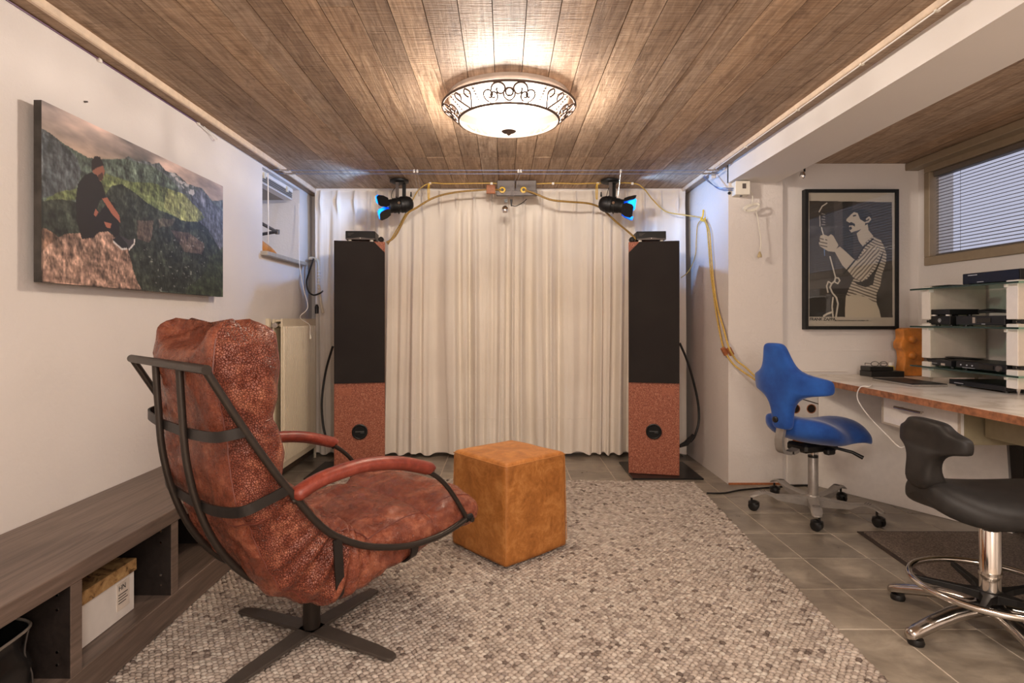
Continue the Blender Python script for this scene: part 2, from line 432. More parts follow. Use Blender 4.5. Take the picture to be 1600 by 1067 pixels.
# walls
wl=MB()
NY0,NY1,NZ0,NZ1=3.78,4.47,1.535,2.09      # niche window in the left wall
T=.42
wl.box((XL-T,YF,0),(XL,NY0,ZC)).box((XL-T,NY1,0),(XL,YB,ZC)).box((XL-T,NY0,0),(XL,NY1,NZ0)).box((XL-T,NY0,NZ1),(XL,NY1,ZC))
struct('wall_left',wl,WALL)
struct('wall_back',MB().box((XL-T,YB,0),(XR+.1,YB+.1,ZC+.05)),WALL)
struct('wall_front',MB().box((XL-T,YF-.1,0),(XW+.2,YF,ZC+.05)),WALL)
struct('wall_side',MB().box((XR,YP,0),(1.85,YB,ZC),c=0),WALL_R)
wp=MB().box((1.85,YW,.885),(XW+.2,YW+.3,ZC)).box((1.85,YW-.022,0),(XW+.2,YW+.3,.885))
struct('wall_poster',wp,WALL)
WY0,WY1,WZ0,WZ1=.9,3.80,1.455,2.10      # window opening in the right wall
wr=MB().box((XW,YF,0),(XW+.18,WY0,ZC)).box((XW,WY1,0),(XW+.18,YW+.05,ZC)).box((XW,WY0,0),(XW+.18,WY1,WZ0)).box((XW,WY0,WZ1),(XW+.18,WY1,ZC))
struct('wall_right',wr,WALL)
struct('beam',MB().box((XR,YF,BZ),(BX,YP+.02,ZC+.04)),BEAM)
cl=struct('ceiling',MB().box((XL-T,YF,ZC+.012),(XW+.2,YB+.1,ZC+.12)),plain('ceiling_dark_backing',srgb(40,32,26),.9))
# ceiling planks
PW=.1147
random.seed(11)
def plank(x0,x1,y0,y1):
    m=MB().box((x0-(x0+x1)/2,y0-(y0+y1)/2,-.006),(x1-(x0+x1)/2,y1-(y0+y1)/2,.006))
    o=m.build('plank',PLANK,cl,smooth=30,local=True); o.location=((x0+x1)/2,(y0+y1)/2,ZC+.006+random.uniform(-.0008,.0008)); return o
k0=math.ceil((XL+.03+.038)/PW)
xs=[XL]+[-.038+PW*k for k in range(k0,14) if -.038+PW*k<XR-.03]+[XR]
def run(x0,x1,yend,joint):
    ys=[YF,random.uniform(-.9,.4),random.uniform(1.1,2.2)]
    ys+=([joint] if joint else [])+[yend]
    for a,b in zip(ys[:-1],ys[1:]): plank(x0+.0015,x1-.0015,a+.0012,b-.0012)
for a,b in zip(xs[:-1],xs[1:]): run(a,b,YB,3.72+random.choice([0,0,0,0,.06]))
xs=[BX]+[BX+PW*k for k in range(1,9) if BX+PW*k<XW-.03]+[XW]
for a,b in zip(xs[:-1],xs[1:]): run(a,b,YW,None)
# edge boards and battens
struct('trim_1',MB().box((XL,YF,ZC-.028),(XL+.062,YB,ZC)),TRIMW)
LT=plain('pale_batten',srgb(222,200,176),.5)
struct('trim_2',MB().box((XL+.062,YF,ZC-.034),(XL+.082,YB,ZC),c=.004),LT)
struct('trim_3',MB().box((XR-.062,YF,ZC-.016),(XR,YB,ZC)),TRIMW)
struct('trim_4',MB().box((XR-.078,YF,ZC-.026),(XR-.062,YB,ZC),c=.003),LT)
struct('trim_5',MB().box((XW-.09,YF,ZC-.05),(XW,YW,ZC-.002),c=.004),FRAMEB)
struct('baseboard_left',MB().box((XL,2.98,0),(XL+.015,YB,.075)),plain('dark_baseboard',srgb(112,98,84),.6))
struct('baseboard_right',MB().box((XR-.0,YP-.006,0),(1.85,YP,.012)),BROWNW)

# niche in the left wall
n=thing('window_1',None,None); n['kind']='structure'
MB().box((XL-T,NY0,NZ0-.02),(XL-.012,NY1,NZ0+.003)).build('window_sill',WHITEP,n)
MB().box((XL-.02,NY0-.03,NZ0-.025),(XL+.045,NY1+.05,NZ0+.004),c=.004).build('window_sill',plain('grey_sill',srgb(176,168,156),.5),n)
MB().box((XL-T+.0,NY0,NZ0),(XL-T+.05,NY0+.05,NZ1)).box((XL-T,NY1-.05,NZ0),(XL-T+.05,NY1,NZ1)).box((XL-T,NY0,NZ1-.05),(XL-T+.05,NY1,NZ1)).box((XL-T,NY0,NZ0),(XL-T+.05,NY1,NZ0+.05)).build('window_frame',WHITE,n)
MB().box((XL-T+.02,NY0+.05,NZ0+.05),(XL-T+.026,NY1-.05,NZ1-.05)).build('window_pane',GLASS,n)
b=thing('raised_blind','white slatted blind pulled up at the top of the small niche window','blind',(XL-.06,4.1,2.0))
MB().box((XL-.085,NY0+.01,NZ1-.03),(XL-.03,NY1-.06,NZ1-.002),c=.002).build('headrail',WHITE,b)
sm=MB().box((XL-.32,NY0+.01,-.0012),(XL-.035,NY1-.075,.0012))
for k in range(7):
    z=2.055-k*.0065
    m=MB().box((XL-.085,NY0+.012,z-.0012),(XL-.03,NY1-.07,z+.0012)); m.build('slat',SLAT if k%2 else SLATW,b)
MB().box((XL-.33,NY0+.0,2.0),(XL-.085,NY1-.075,2.008)).build('bottom_panel',SLAT,b)
MB().box((XL-.09,NY0+.012,1.998),(XL-.028,NY1-.075,2.010),c=.002).build('bottom_rail',SLATW,b)
wy=3.86
cable([(XL+.004,wy,NZ1-.02),(XL+.006,wy,1.8),(XL+.004,wy+.005,1.60)],.004).build('wand',WHITE,b,smooth=60)
for yy in (3.87,4.28): MB().box((XL-.03,yy-.012,2.035),(XL-.018,yy+.012,2.075)).build('clip',WHITEP,b)
cd_=cable([P(467,318,4.42)+Vector((0,0,0)),P(467,360,4.40),P(468,412,4.33),P(474,450,4.25),P(481,480,4.10),(-1.435,4.08,1.11),P(484,508,4.28-.12),P(484,524,4.16)],.0025)
solo('blind_cord',cd_,WHITE,'thin white pull cord hanging from the niche window over the radiator','cord',smooth=60)
t=solo('cord_tassel',MB().lathe([(.003,.03),(.006,.02),(.009,0)],10,Matrix.Translation(P(485,529,4.15))),WHITEP,'small white cord pull hanging in front of the cream radiator','cord pull',smooth=60)
solo('window_stay',MB().tube([(XL-.05,3.86,1.74),(XL-.045,4.13,1.72),(XL-.30,4.2,1.69)],.012,8).lathe([(.0,-.016),(.016,-.016),(.016,.016),(0,.016)],10,Matrix.Translation((XL-.043,4.14,1.72))),STEEL2,'dark V-shaped rod inside the niche window above its sill','rod',smooth=50)
bw=MB(); R=[]
for i in range(13):
    t_=i/12; y=3.83+t_*.36; h=.115*math.sqrt(max(0,1-t_**1.3))+.008
    R.append([Vector((XL-.12-.07*c,y,NZ0+.006+h*.5*(1+s_))) for c,s_ in [(math.cos(a*PI/6),math.sin(a*PI/6)) for a in range(12)]])
bw.rings(R); solo('wooden_bowl',bw,ORANGE,'curved orange-brown wooden piece lying on the niche window sill','wood piece',smooth=60)

# window 2 with blind, right wall
n=thing('window_2',None,None); n['kind']='structure'
x0,x1=XW-.015,XW+.05
for nm,a,b_ in (('window_frame',(x0,WY0,WZ0-.01),(x1,WY1,WZ0+.045)),('window_frame',(x0,WY0,WZ1-.05),(x1,WY1,WZ1)),('window_frame',(x0,WY1-.05,WZ0+.045),(x1,WY1,WZ1-.05)),('window_frame',(x0,WY0,WZ0+.045),(x1,WY0+.05,WZ1-.05))):
    MB().box(a,b_,c=.004).build(nm,FRAMEB,n)
MB().box((XW+.09,WY0,WZ0),(XW+.096,WY1,WZ1)).build('window_pane',GLASS,n)
bl=thing('venetian_blind','grey venetian blind with open slats hanging in the wide right-hand window','blind',(XW+.03,2.3,WZ0+.05))
MB().box((XW+.005,WY0+.055,WZ1-.085),(XW+.055,WY1-.06,WZ1-.052),c=.003).build('headrail',SLAT,bl)
s0=None
NS=27
for k in range(NS):
    z=WZ0+.062+k*(.0205)
    if z>WZ1-.09: break
    if s0 is None:
        m=MB(); L=WY1-WY0-.13
        m.add([(-.0125,-L/2,-.002),(.0,-L/2,.0015),(.0125,-L/2,-.002),(-.0125,L/2,-.002),(0,L/2,.0015),(.0125,L/2,-.002),(-.0125,-L/2,-.003),(.0125,-L/2,-.003),(-.0125,L/2,-.003),(.0125,L/2,-.003)],
              [(0,1,4,3),(1,2,5,4),(6,8,9,7),(0,3,8,6),(2,7,9,5)])
        s0=m.build('slat',SLAT,bl,local=True); o=s0
    else: o=s0.copy(); COL.objects.link(o)
    o.location=(0,(WY0+WY1)/2-2.3,z-(WZ0+.05)); o.rotation_euler=(0,math.radians(-14),0)
MB().box((XW+.016,WY0+.06,WZ0+.047),(XW+.044,WY1-.065,WZ0+.057),c=.002).build('bottom_rail',SLAT,bl)
for yy in (3.55,2.95,2.0): MB().box((XW+.0295,yy-.001,WZ0+.05),(XW+.0305,yy+.001,WZ1-.08)).build('ladder_cord',SLAT,bl)
# the light well outside the window


# ------------------------------------------------------------ rug
rug=thing('woven_rug','large chunky woven wool rug in mixed beige and grey on the tile floor','rug',(0,2.3,0))
mb=MB(); c4=[RC-rx*(RW*a)-ry*(RL*b_) for a,b_ in ((0,0),(1,0),(1,1),(0,1))]
mb.add([p+Vector((0,0,.001)) for p in c4]+[p+Vector((0,0,.012)) for p in c4],[(0,1,2,3),(7,6,5,4),(0,4,5,1),(1,5,6,2),(2,6,7,3),(3,7,4,0)])
mb.build('backing',plain('rug_backing',srgb(150,134,122),.95,var=.2),rug)
# woven loops
dx,dy=.0205,.0150
nx,ny=int(RW/dx),int(RL/dy)
ph=(1+5**.5)/2
ico=np.array([(-1,ph,0),(1,ph,0),(-1,-ph,0),(1,-ph,0),(0,-1,ph),(0,1,ph),(0,-1,-ph),(0,1,-ph),(ph,0,-1),(ph,0,1),(-ph,0,-1),(-ph,0,1)],float); ico/=np.linalg.norm(ico[0])
ift=np.array([(0,11,5),(0,5,1),(0,1,7),(0,7,10),(0,10,11),(1,5,9),(5,11,4),(11,10,2),(10,7,6),(7,1,8),(3,9,4),(3,4,2),(3,2,6),(3,6,8),(3,8,9),(4,9,5),(2,4,11),(6,2,10),(8,6,7),(9,8,1)])
I,J=np.meshgrid(np.arange(nx),np.arange(ny),indexing='ij'); I=I.ravel();J=J.ravel(); M_=len(I)
a_=(I+.5+.5*(J%2))*dx+rng.normal(0,.0012,M_); b_=(J+.5)*dy+rng.normal(0,.001,M_)
ang=np.where(J%2==0,.42,-.42)+rng.normal(0,.22,M_)+np.where(rng.random(M_)<.08,1.0,0)
sx=.0138*rng.uniform(.85,1.12,M_); sy=.0088*rng.uniform(.85,1.2,M_); sz=.0068*rng.uniform(.8,1.2,M_)
lv=ico[None]*np.stack([sx,sy,sz],1)[:,None,:]
ca,sa=np.cos(ang)[:,None],np.sin(ang)[:,None]
px_=lv[...,0]*ca-lv[...,1]*sa+a_[:,None]; py_=lv[...,0]*sa+lv[...,1]*ca+b_[:,None]; pz_=lv[...,2]+.0125+rng.normal(0,.0010,M_)[:,None]
rxa=np.array(rx);rya=np.array(ry);rca=np.array(RC)
V=rca[None,None]-px_[...,None]*rxa-py_[...,None]*rya; V[...,2]=pz_; V-=np.array([0,2.3,0])
me=bpy.data.meshes.new('wool_loops'); me.vertices.add(M_*12); me.vertices.foreach_set('co',V.reshape(-1).astype(np.float32))
F=(ift[None]+(np.arange(M_)*12)[:,None,None]).reshape(-1); nf=len(F)//3
me.loops.add(len(F)); me.loops.foreach_set('vertex_index',F.astype(np.int32)); me.polygons.add(nf); me.polygons.foreach_set('loop_start',(np.arange(nf)*3).astype(np.int32))
me.polygons.foreach_set('use_smooth',np.ones(nf,bool)); me.update(calc_edges=True)
pal=.84*np.array([srgb(*c)[:3] for c in ((200,186,174),(186,172,160),(210,198,186),(166,152,142),(194,180,168),(124,110,102),(216,206,194))])
pk=rng.choice(7,M_,p=[.25,.2,.18,.14,.13,.03,.07]); cc=pal[pk]*rng.uniform(.85,1.1,(M_,1))
ca_=me.color_attributes.new('paint','FLOAT_COLOR','POINT'); buf=np.ones((M_*12,4),np.float32); buf[:,:3]=np.repeat(cc,12,axis=0); ca_.data.foreach_set('color',buf.reshape(-1))
me.materials.append(mk_vcol('wool',.95,Specular_IOR_Level=.15))
o=bpy.data.objects.new('wool_loops',me); COL.objects.link(o); o.parent=rug; o['kind']='stuff'

# ------------------------------------------------------------ curtains
def curtain(x0,x1,label,flip,seed):
    r=random.Random(seed); W=x1-x0; nu=int(W/.0042); nv=90
    p1,p2,p3=[r.uniform(0,6) for _ in range(3)]
    vs=[];fs=[]
    zt,zb=2.118,.03
    for j in range(nv+1):
        t=j/nv; z=zt+(zb-zt)*t
        for i in range(nu+1):
            x=x0+W*i/nu
            ph_=2*PI*x/.108+2.3*math.sin(2*PI*x/.83+p1)+1.15*math.sin(2*PI*x/.37+p2)+.9*t*math.sin(2.2*t+x*6+p3)
            s_=math.sin(ph_); f1=math.copysign(abs(s_)**.75,s_)
            f2=math.sin(ph_*.5+p3+1.2*t); f3=math.sin(ph_*2.13+p1+2.5*t)
            low=.0170*f1*(1+.45*math.sin(x*9+p2))+.015*f2*min(1,t*3)+.005*f3*min(1,t*4)+.012*math.sin(x*4.3+p1)
            # pinch pleats near the heading
            pin=math.exp(-((t-.045)/.035)**2); pl=.030*math.exp(-((((x-x0)/.135+.13)%1-.5)/.08)**2)
            y=4.60+low*(.55+.75*min(1,t*2.2))*(1-.75*pin)-pl*pin*1.1-.004*(t<.02)
            if t>.868: y-=.0012
            zz=z-(.012*(f1*-.5)+.010*f2)*max(0,(t-.93)/.07)
            vs.append((x,y,zz))
    n=nu+1
    for j in range(nv):
        for i in range(nu): fs.append((j*n+i,j*n+i+1,(j+1)*n+i+1,(j+1)*n+i))
    c=thing('curtain',label,'curtain',((x0+x1)/2,4.6,0))
    m=MB().add(vs,fs); o=m.build('cloth',CURT,c,smooth=180)
    # stitched hem line and heading tape follow the folds
    def row(j,off): return [(vs[j*n+i][0],vs[j*n+i][1]+off,vs[j*n+i][2]) for i in range(0,n,3)]
    MB().tube(row(int(nv*.868),-.001),.0016,4).build('hem_seam',CURT,c,smooth=60)
    MB().tube(row(3,-.0015),.0013,4).build('heading_stitch',CURT,c,smooth=60)
curtain(-1.50,-.012,'cream pleated floor-length curtain left of the centre overlap',1,1)
curtain(-.022,1.44,'cream pleated floor-length curtain right of the centre overlap',-1,2)
cr=thing('curtain_track','slim white curtain track along the ceiling above both curtains','curtain track',(0,4.6,ZC-.02))
MB().box((-1.49,4.60,ZC-.018),(1.43,4.625,ZC-.001)).build('rail',WHITE,cr)

# ------------------------------------------------------------ speakers
def speaker(cx,cy,rz,side,label,amp_label,dl):
    Wd,H,Dp=.345,1.64,.36
    t=thing('floor_speaker',label,'loudspeaker',(cx,cy,.012),rz)
    m=MB().box((-Wd/2,0,0),(Wd/2,Dp,H-.012),c=.003); 
    m.build('cabinet',CORK,t,local=True)
    ch=.075; zg=.64; xi=-side*Wd/2       # inner edge
    a,b_=(-Wd/2+.001,Wd/2-.001)
    if side>0: poly=[(a,zg),(b_,zg),(b_,H-.014),(a+ch,H-.014),(a,H-.014-ch)]
    else: poly=[(a,zg),(b_,zg),(b_,H-.014-ch),(b_-ch,H-.014),(a,H-.014)]
    MB().prism(poly,-.012,-.0005).build('grille',GRILLE,t,local=True,bevel=.002)
    Mr=Matrix.Translation((0,-.001,.30))@Matrix.Rotation(PI/2,4,'X')
    MB().lathe([(.054,-.001),(.054,.006),(.048,.009),(.044,.006),(.043,-.001)],32,Mr,closed=True).build('port_ring',BLACK,t,local=True,smooth=40)
    MB().lathe([(.0,.001),(.044,.001),(.044,.0014),(0,.0014)],28,Mr).build('port_opening',plain('port_black',(.004,.004,.004,1),.9,bump=0),t,local=True)
    MB().box((-.03,-.004,.298),(.03,-.0022,.304)).box((.005,-.004,.29),(.03,-.0022,.294)).build('port_vane',plain('port_vane_grey',srgb(70,70,70),.4),t,local=True)
    xp=(Wd/2-.075) if side>0 else (-Wd/2+.075)
    pl=MB().box((xp-.042,-.002,.555),(xp+.042,.001,.605),c=.001).build('name_plate',COPPER,t,local=True)
    for q in range(3): MB().box((xp-.03,-.0028,.565+q*.012),(xp+.03-.01*q,-.0018,.570+q*.012)).build('plate_line',CORK,pl,local=True)
    b=thing('floor_plate','square black base plate under the '+dl+' speaker','base plate',(cx,cy+.15,0))
    X0,X1=(.88,1.365) if side>0 else (-1.365,-.85)
    MB().box((X0,3.95,.0),(X1,4.42,.011),c=.002).build('plate',BLACK,b)
    am=thing('small_amplifier',amp_label,'amplifier',(cx+(-.008 if side>0 else -.005)*1,cy+.1,H),rz*.3)
    MB().box((-.102,-.09,.012),(.102,.09,.072),c=.003).build('case',MATBLACK,am,local=True)
    wv=[(-.1+.2*i/24,.020+.008*math.exp(-((i-12)/5)**2)) for i in range(25)]
    MB().prism([(x,.0125) for x,_ in wv[::-1]]+wv,-.0925,-.0895).build('wave_trim',GREYBOX,am,local=True)
    for q in (-1,1):
        MB().lathe([(.0,0),(.014,0),(.012,.012),(0,.012)],12,Matrix.Translation((q*.075,-.07,0))).build('foot',WHITEP,am,local=True,smooth=40)
    MB().lathe([(0,0),(.003,0),(.003,.002),(0,.002)],8,Matrix.Translation((0,-.0925,.022))@Matrix.Rotation(PI/2,4,'X')).build('indicator',WHITE,am,local=True)
    for q in range(3): MB().box((-.085,-.0905,.055-q*.007),(-.045-.01*q,-.0899,.057-q*.007)).build('marking',GREYBOX,am,local=True)
    # cable end plug beside the amplifier
    xq=-.148 if side>0 else .145
    pg=MB().lathe([(0,-.03),(.018,-.03),(.019,0),(.012,.006),(0,.006)],16,Matrix.Translation(Vector((cx,cy,H+.0205))+Matrix.Rotation(rz,3,'Z')@Vector((xq,.03,0)))@Matrix.Rotation(PI/2,4,'X'))
    solo('round_tweeter',pg,BLACK,'small round black unit on top of the '+dl+' speaker beside the amplifier','speaker unit',smooth=40)
speaker(-1.003,4.035,math.radians(13),-1,'tall black-fronted floor speaker standing left of the curtain opening by the radiator','small black amplifier on top of the left floor speaker','left')
speaker(1.048,4.045,math.radians(-13),1,'tall black-fronted floor speaker standing right by the rough wall corner','small black amplifier on top of the right floor speaker','right')

# ------------------------------------------------------------ radiator
r=thing('radiator','tall cream fluted panel radiator on the left wall beside the left speaker','radiator',(-1.49,4.2,.1))
Y0,Y1,z0,z1=3.85,4.53,.1,1.10
m=MB(); vs=[];nf=26
pr=[]
for i in range(nf):
    ya=Y0+.015+(Y1-Y0-.03)*i/nf; st=(Y1-Y0-.03)/nf
    pr+=[(ya,0),(ya+st*.12,.011),(ya+st*.58,.011),(ya+st*.70,0)]
pr=[(Y0,0)]+pr+[(Y1,0)]
rows=[(z0,0),(z0+.03,0),(z0+.045,1),(z1-.06,1),(z1-.045,0),(z1,0)]
for z,k in rows:
    for y,d in pr: vs.append((-1.462+d*k-.011,y,z))
n=len(pr)
fs=[(j*n+i,j*n+i+1,(j+1)*n+i+1,(j+1)*n+i) for j in range(5) for i in range(n-1)]
m.add(vs,fs); m.build('front_panel',RAD,r,smooth=35)
MB().box((-1.482,Y0,z0),(-1.470,Y1,z1)).build('panel_core',RAD,r)
MB().box((-1.545,Y0+.01,z0),(-1.53,Y1,z1-.005),c=.003).build('rear_panel',RAD,r)
MB().box((-1.53,Y0+.03,z1-.02),(-1.482,Y1-.02,z1-.012)).build('top_grille',RAD,r)
for k in range(18):
    y=Y0+.05+k*.037; MB().box((-1.526,y,z1-.013),(-1.486,y+.022,z1-.009)).build('grille_bar',RAD,r)
MB().lathe([(0,-.03),(.014,-.03),(.014,.03),(.018,.03),(.018,.045),(0,.045)],14,Matrix.Translation((-1.506,Y0+.0,z1-.045))@Matrix.Rotation(PI/2,4,'X')).build('bleed_valve',PCHROME,r,smooth=40)
MB().tube([(-1.506,Y0+.02,z1-.045),(-1.50,Y0+.02,z1-.045),(-1.475,Y0+.02,z1-.045)],.012,10).build('connector',RAD,r,smooth=40)
MB().box((XL+.001,Y0-.06,z1-.09),(-1.545,Y0-.015,z1-.06),c=.003).build('wall_bracket',WHITEP,r)
MB().box((XL+.001,Y0-.02,z1-.4),(-1.55,Y0+.01,z1-.0)).build('bracket_plate',RAD,r)
MB().tube([(-1.50,4.60,0.0),(-1.50,4.60,1.0)],.011,10).build('pipe',RAD,r,smooth=60)
pp=thing('wall_pipe','cream vertical pipe in the corner above the radiator','pipe',(-1.49,4.56,1.1))
cable([P(484,404,4.60),P(493,405,4.54),P(497,412,4.52),P(498,440,4.52),P(501,470,4.52),P(505,489,4.53)],.011,n=10).build('pipe',RAD,pp,smooth=60)
MB().lathe([(0,0),(.02,0),(.02,.012),(0,.012)],12,Matrix.Translation(P(487,404,4.60))).build('collar',WHITEP,pp,smooth=40)
for k in range(7):
    MB().lathe([(.0125,0),(.0145,.004),(.0125,.008)],10,Matrix.Translation(P(498,425+k*5,4.52))).build('band',WHITE,pp,smooth=40)
solo('black_cable',cable([P(490,404,4.46),P(483,425,4.44),P(479,440,4.42),P(482,455,4.42),P(490,461,4.42),P(500,458,4.43),P(504,455,4.5)],.0065,n=8),BLACK,'thick black cord looped in the corner above the radiator','cable',smooth=60)
solo('power_plug',MB().lathe([(0,0),(.014,0),(.016,.05),(.008,.07),(0,.07)],12,Matrix.Translation(P(495,490,4.40))),BLACK,'black plug standing on the end of the radiator top','plug',smooth=50)
solo('power_cable',cable([P(520,541,4.3),P(509,580,4.32),P(503,625,4.3),P(505,665,4.28),P(512,690,4.25),P(521,700,4.22)],.0085,n=8),BLACK,'thick black power cable hanging down behind the left speaker','cable',smooth=60)
solo('power_cable',cable([P(1062,536,4.25),P(1076,570,4.27),P(1089,620,4.28),P(1092,655,4.27),P(1086,680,4.25),P(1079,690,4.22)],.0085,n=8),BLACK,'thick black power cable hanging down behind the right speaker','cable',smooth=60)
solo('cable_plug',MB().tube([P(1083,680,4.24),P(1072,693,4.20),P(1062,697,4.18)],[.014,.02,.012],8),BLACK,'chunky black plug at the lower back of the right speaker','plug',smooth=50)
solo('floor_cable',cable([(1.27,3.62,.009),(1.38,3.63,.006),(1.52,3.70,.006),(1.72,3.75,.006),(1.92,3.79,.006),(2.0,3.80,.006)],.0055,n=8),BLACK,'black cable lying on the tiles from the rug to the wall','cable',smooth=60)

# ------------------------------------------------------------ low bench along the left wall
bn=thing('low_bench','long low dark wood shelf bench along the left wall','bench',(-1.37,1.8,0))
BY0,BY1=.15,2.95; XF=-1.172
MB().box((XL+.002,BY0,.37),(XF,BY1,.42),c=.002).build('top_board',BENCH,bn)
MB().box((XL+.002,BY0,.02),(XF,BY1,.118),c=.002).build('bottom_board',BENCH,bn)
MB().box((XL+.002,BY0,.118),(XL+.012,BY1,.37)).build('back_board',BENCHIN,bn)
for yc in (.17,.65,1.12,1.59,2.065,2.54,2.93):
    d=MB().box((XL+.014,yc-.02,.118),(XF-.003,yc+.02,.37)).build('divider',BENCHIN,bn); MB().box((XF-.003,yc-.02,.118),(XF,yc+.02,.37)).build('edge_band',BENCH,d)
    if yc in (1.59,2.065,2.54):
        for xx in (-1.21,-1.42):
            for zz in (.155,.19,.305,.345):
                MB().lathe([(0,0),(.004,0),(.004,.0015),(0,.0015)],8,Matrix.Translation((xx,yc-.02,zz))@Matrix.Rotation(PI/2,4,'X')).build('shelf_pin_hole',CHROME,d)
bx=thing('storage_box','white cardboard archive box with mottled kraft lid inside the bench','box',(-1.38,1.78,.119))
MB().box((-1.48,1.65,.12),(-1.245,1.95,.248)).build('box_body',WHITE,bx)
KR=N('kraft_paper'); KR.color(KR.ramp(KR.noise(KR.pos(),22,4,.6,1.0),[(.38,srgb(92,64,38)),(.5,srgb(170,132,84)),(.7,srgb(204,168,116))])).set(Roughness=.7); KR=KR.m
MB().box((-1.486,1.644,.248),(-1.239,1.957,.288),c=.002).build('lid',KR,bx)
MB().box((-1.2448,1.862,.150),(-1.2435,1.925,.238)).build('paper_label',plain('label_paper',srgb(226,214,202),.7),bx)
Mt=Matrix(((0,0,1,-1.243),(1,0,0,1.870),(0,1,0,.212),(0,0,0,1)))
text('HN',.024,Mt,INK,'lettering',bx)
for q in range(4): MB().box((-1.2436,1.869,.198-q*.009),(-1.2428,1.915-.008*(q%2),.201-q*.009)).build('print_line',GREYBOX,bx)
for q in (0,1): MB().box((-1.2452,1.675+q*.018,.225),(-1.2446,1.678+q*.018,.255)).build('handle_slot',GREYBOX,bx)
bg=thing('black_bin','crumpled black plastic bin bag standing in the nearest bench opening','bag',(-1.35,1.35,.119))
R=[]
for i in range(10):
    t_=i/9; ring=[]
    for k in range(36):
        a=2*PI*k/36; c,s_=math.cos(a),math.sin(a); e=.45
        X=-1.36+.15*math.copysign(abs(c)**e,c)*(1-.08*t_); Y=1.375+.165*math.copysign(abs(s_)**e,s_)*(1-.06*t_)
        nz=noise.noise(Vector((X*9,Y*9,t_*3)))*.012*(.3+t_)
        ring.append(Vector((min(X+nz,XF-.012),Y+nz,.12+.175*t_+(.022*noise.noise(Vector((X*7,Y*7,3))) if i==9 else 0))))
    R.append(ring)
m=MB(); m.rings(R,caps=False); m.add([p for p in R[0]],[tuple(range(36))]); m.build('bag_body',plain('glossy_black_plastic',srgb(24,23,23),.25,bump=.3,scale=12),bg,smooth=60)
MB().tube([R[-1][k] for k in list(range(36))+[0]],.004,6).build('rolled_rim',plain('translucent_grey_plastic',srgb(120,112,104),.3),bg,smooth=60)
GF=plain('grey_fold',srgb(60,56,54),.25)
for k in (30,33,0,3): MB().tube(smoothpath([R[j][k]+Vector((.002,0,0)) for j in (9,6,3,0)],3),.0025,5).build('crease',GF,bg,smooth=60)

# ------------------------------------------------------------ painting helper
class Canvas:
    def __init__(s,W,H):
        s.W,s.H=W,H; s.c=np.zeros((H,W,3)); yy,xx=np.mgrid[0:H,0:W]; s.x=(xx+.5)/W; s.y=(yy+.5)/H
    def poly(s,pts,w=0):
        X=s.x+ (w*s.nz(14,3) if w else 0); Y=s.y+(w*s.nz(14,5) if w else 0); ins=np.zeros(X.shape,bool); n=len(pts)
        for i in range(n):
            x1,y1=pts[i]; x2,y2=pts[(i+1)%n]
            if y1==y2: continue
            cnd=((y1>Y)!=(y2>Y))&(X<(x2-x1)*(Y-y1)/(y2-y1)+x1); ins^=cnd
        return ins
    def fill(s,mask,col,a=1.0):
        col=np.asarray(col,float); 
        if col.ndim==1: col=col[None,None,:]
        m=(mask*a)[...,None] if not isinstance(mask,bool) else a
        s.c=s.c*(1-m)+col*m
    def line(s,pts,wd,asp=1.0):
        d=np.full(s.x.shape,9.)
        for (x1,y1),(x2,y2) in zip(pts[:-1],pts[1:]):
            dx_,dy_=(x2-x1)*asp,y2-y1; L=dx_*dx_+dy_*dy_+1e-12
            t=np.clip((((s.x-x1)*asp)*dx_+(s.y-y1)*dy_)/L,0,1)
            d=np.minimum(d,np.hypot((s.x-x1)*asp-t*dx_,s.y-y1-t*dy_))
        return d<wd
    def nz(s,f,seed,oct=4,ax=1.0,ay=1.0):
        r=np.random.default_rng(seed); out=np.zeros(s.x.shape); amp=1; tot=0
        for o in range(oct):
            n=int(f*2**o)+2; nxg,nyg=max(2,int(n*ax)),max(2,int(n*ay)); g=r.random((nyg+1,nxg+1))
            X=s.x*(nxg-1);Y=s.y*(nyg-1); i=X.astype(int);j=Y.astype(int); u=X-i;v=Y-j; u=u*u*(3-2*u);v=v*v*(3-2*v)
            out+=amp*((g[j,i]*(1-u)+g[j,i+1]*u)*(1-v)+(g[j+1,i]*(1-u)+g[j+1,i+1]*u)*v); tot+=amp; amp*=.55
        return out/tot*2-1
def paint_mesh(name,cv_,org,du,dv,mat,parent):
    """flat print: a grid with one vertex per painted dot"""
    W,H=cv_.W,cv_.H; u=np.linspace(0,1,W)[None,:,None]; v=np.linspace(0,1,H)[:,None,None]
    co=np.array(org)[None,None]+u*np.array(du)+v*np.array(dv)
    Mi=np.array(world_of(parent).inverted()); co=co@Mi[:3,:3].T+Mi[:3,3]
    me=bpy.data.meshes.new(name); me.vertices.add(W*H); me.vertices.foreach_set('co',co.reshape(-1).astype(np.float32))
    i=np.arange(W-1)[None,:]; j=np.arange(H-1)[:,None]; a=j*W+i
    F=np.stack([a,a+W,a+W+1,a+1],-1).reshape(-1); nf=len(F)//4
    me.loops.add(len(F)); me.loops.foreach_set('vertex_index',F.astype(np.int32)); me.polygons.add(nf); me.polygons.foreach_set('loop_start',(np.arange(nf)*4).astype(np.int32)); me.update(calc_edges=True)
    att=me.color_attributes.new('paint','FLOAT_COLOR','POINT'); c=np.clip(cv_.c/255,0,1); lin=np.where(c<=.04045,c/12.92,((c+.055)/1.055)**2.4)
    buf=np.ones((W*H,4),np.float32); buf[:,:3]=lin.reshape(-1,3); att.data.foreach_set('color',buf.reshape(-1))
    me.materials.append(mat); o=bpy.data.objects.new(name,me); COL.objects.link(o); o.parent=parent; return o

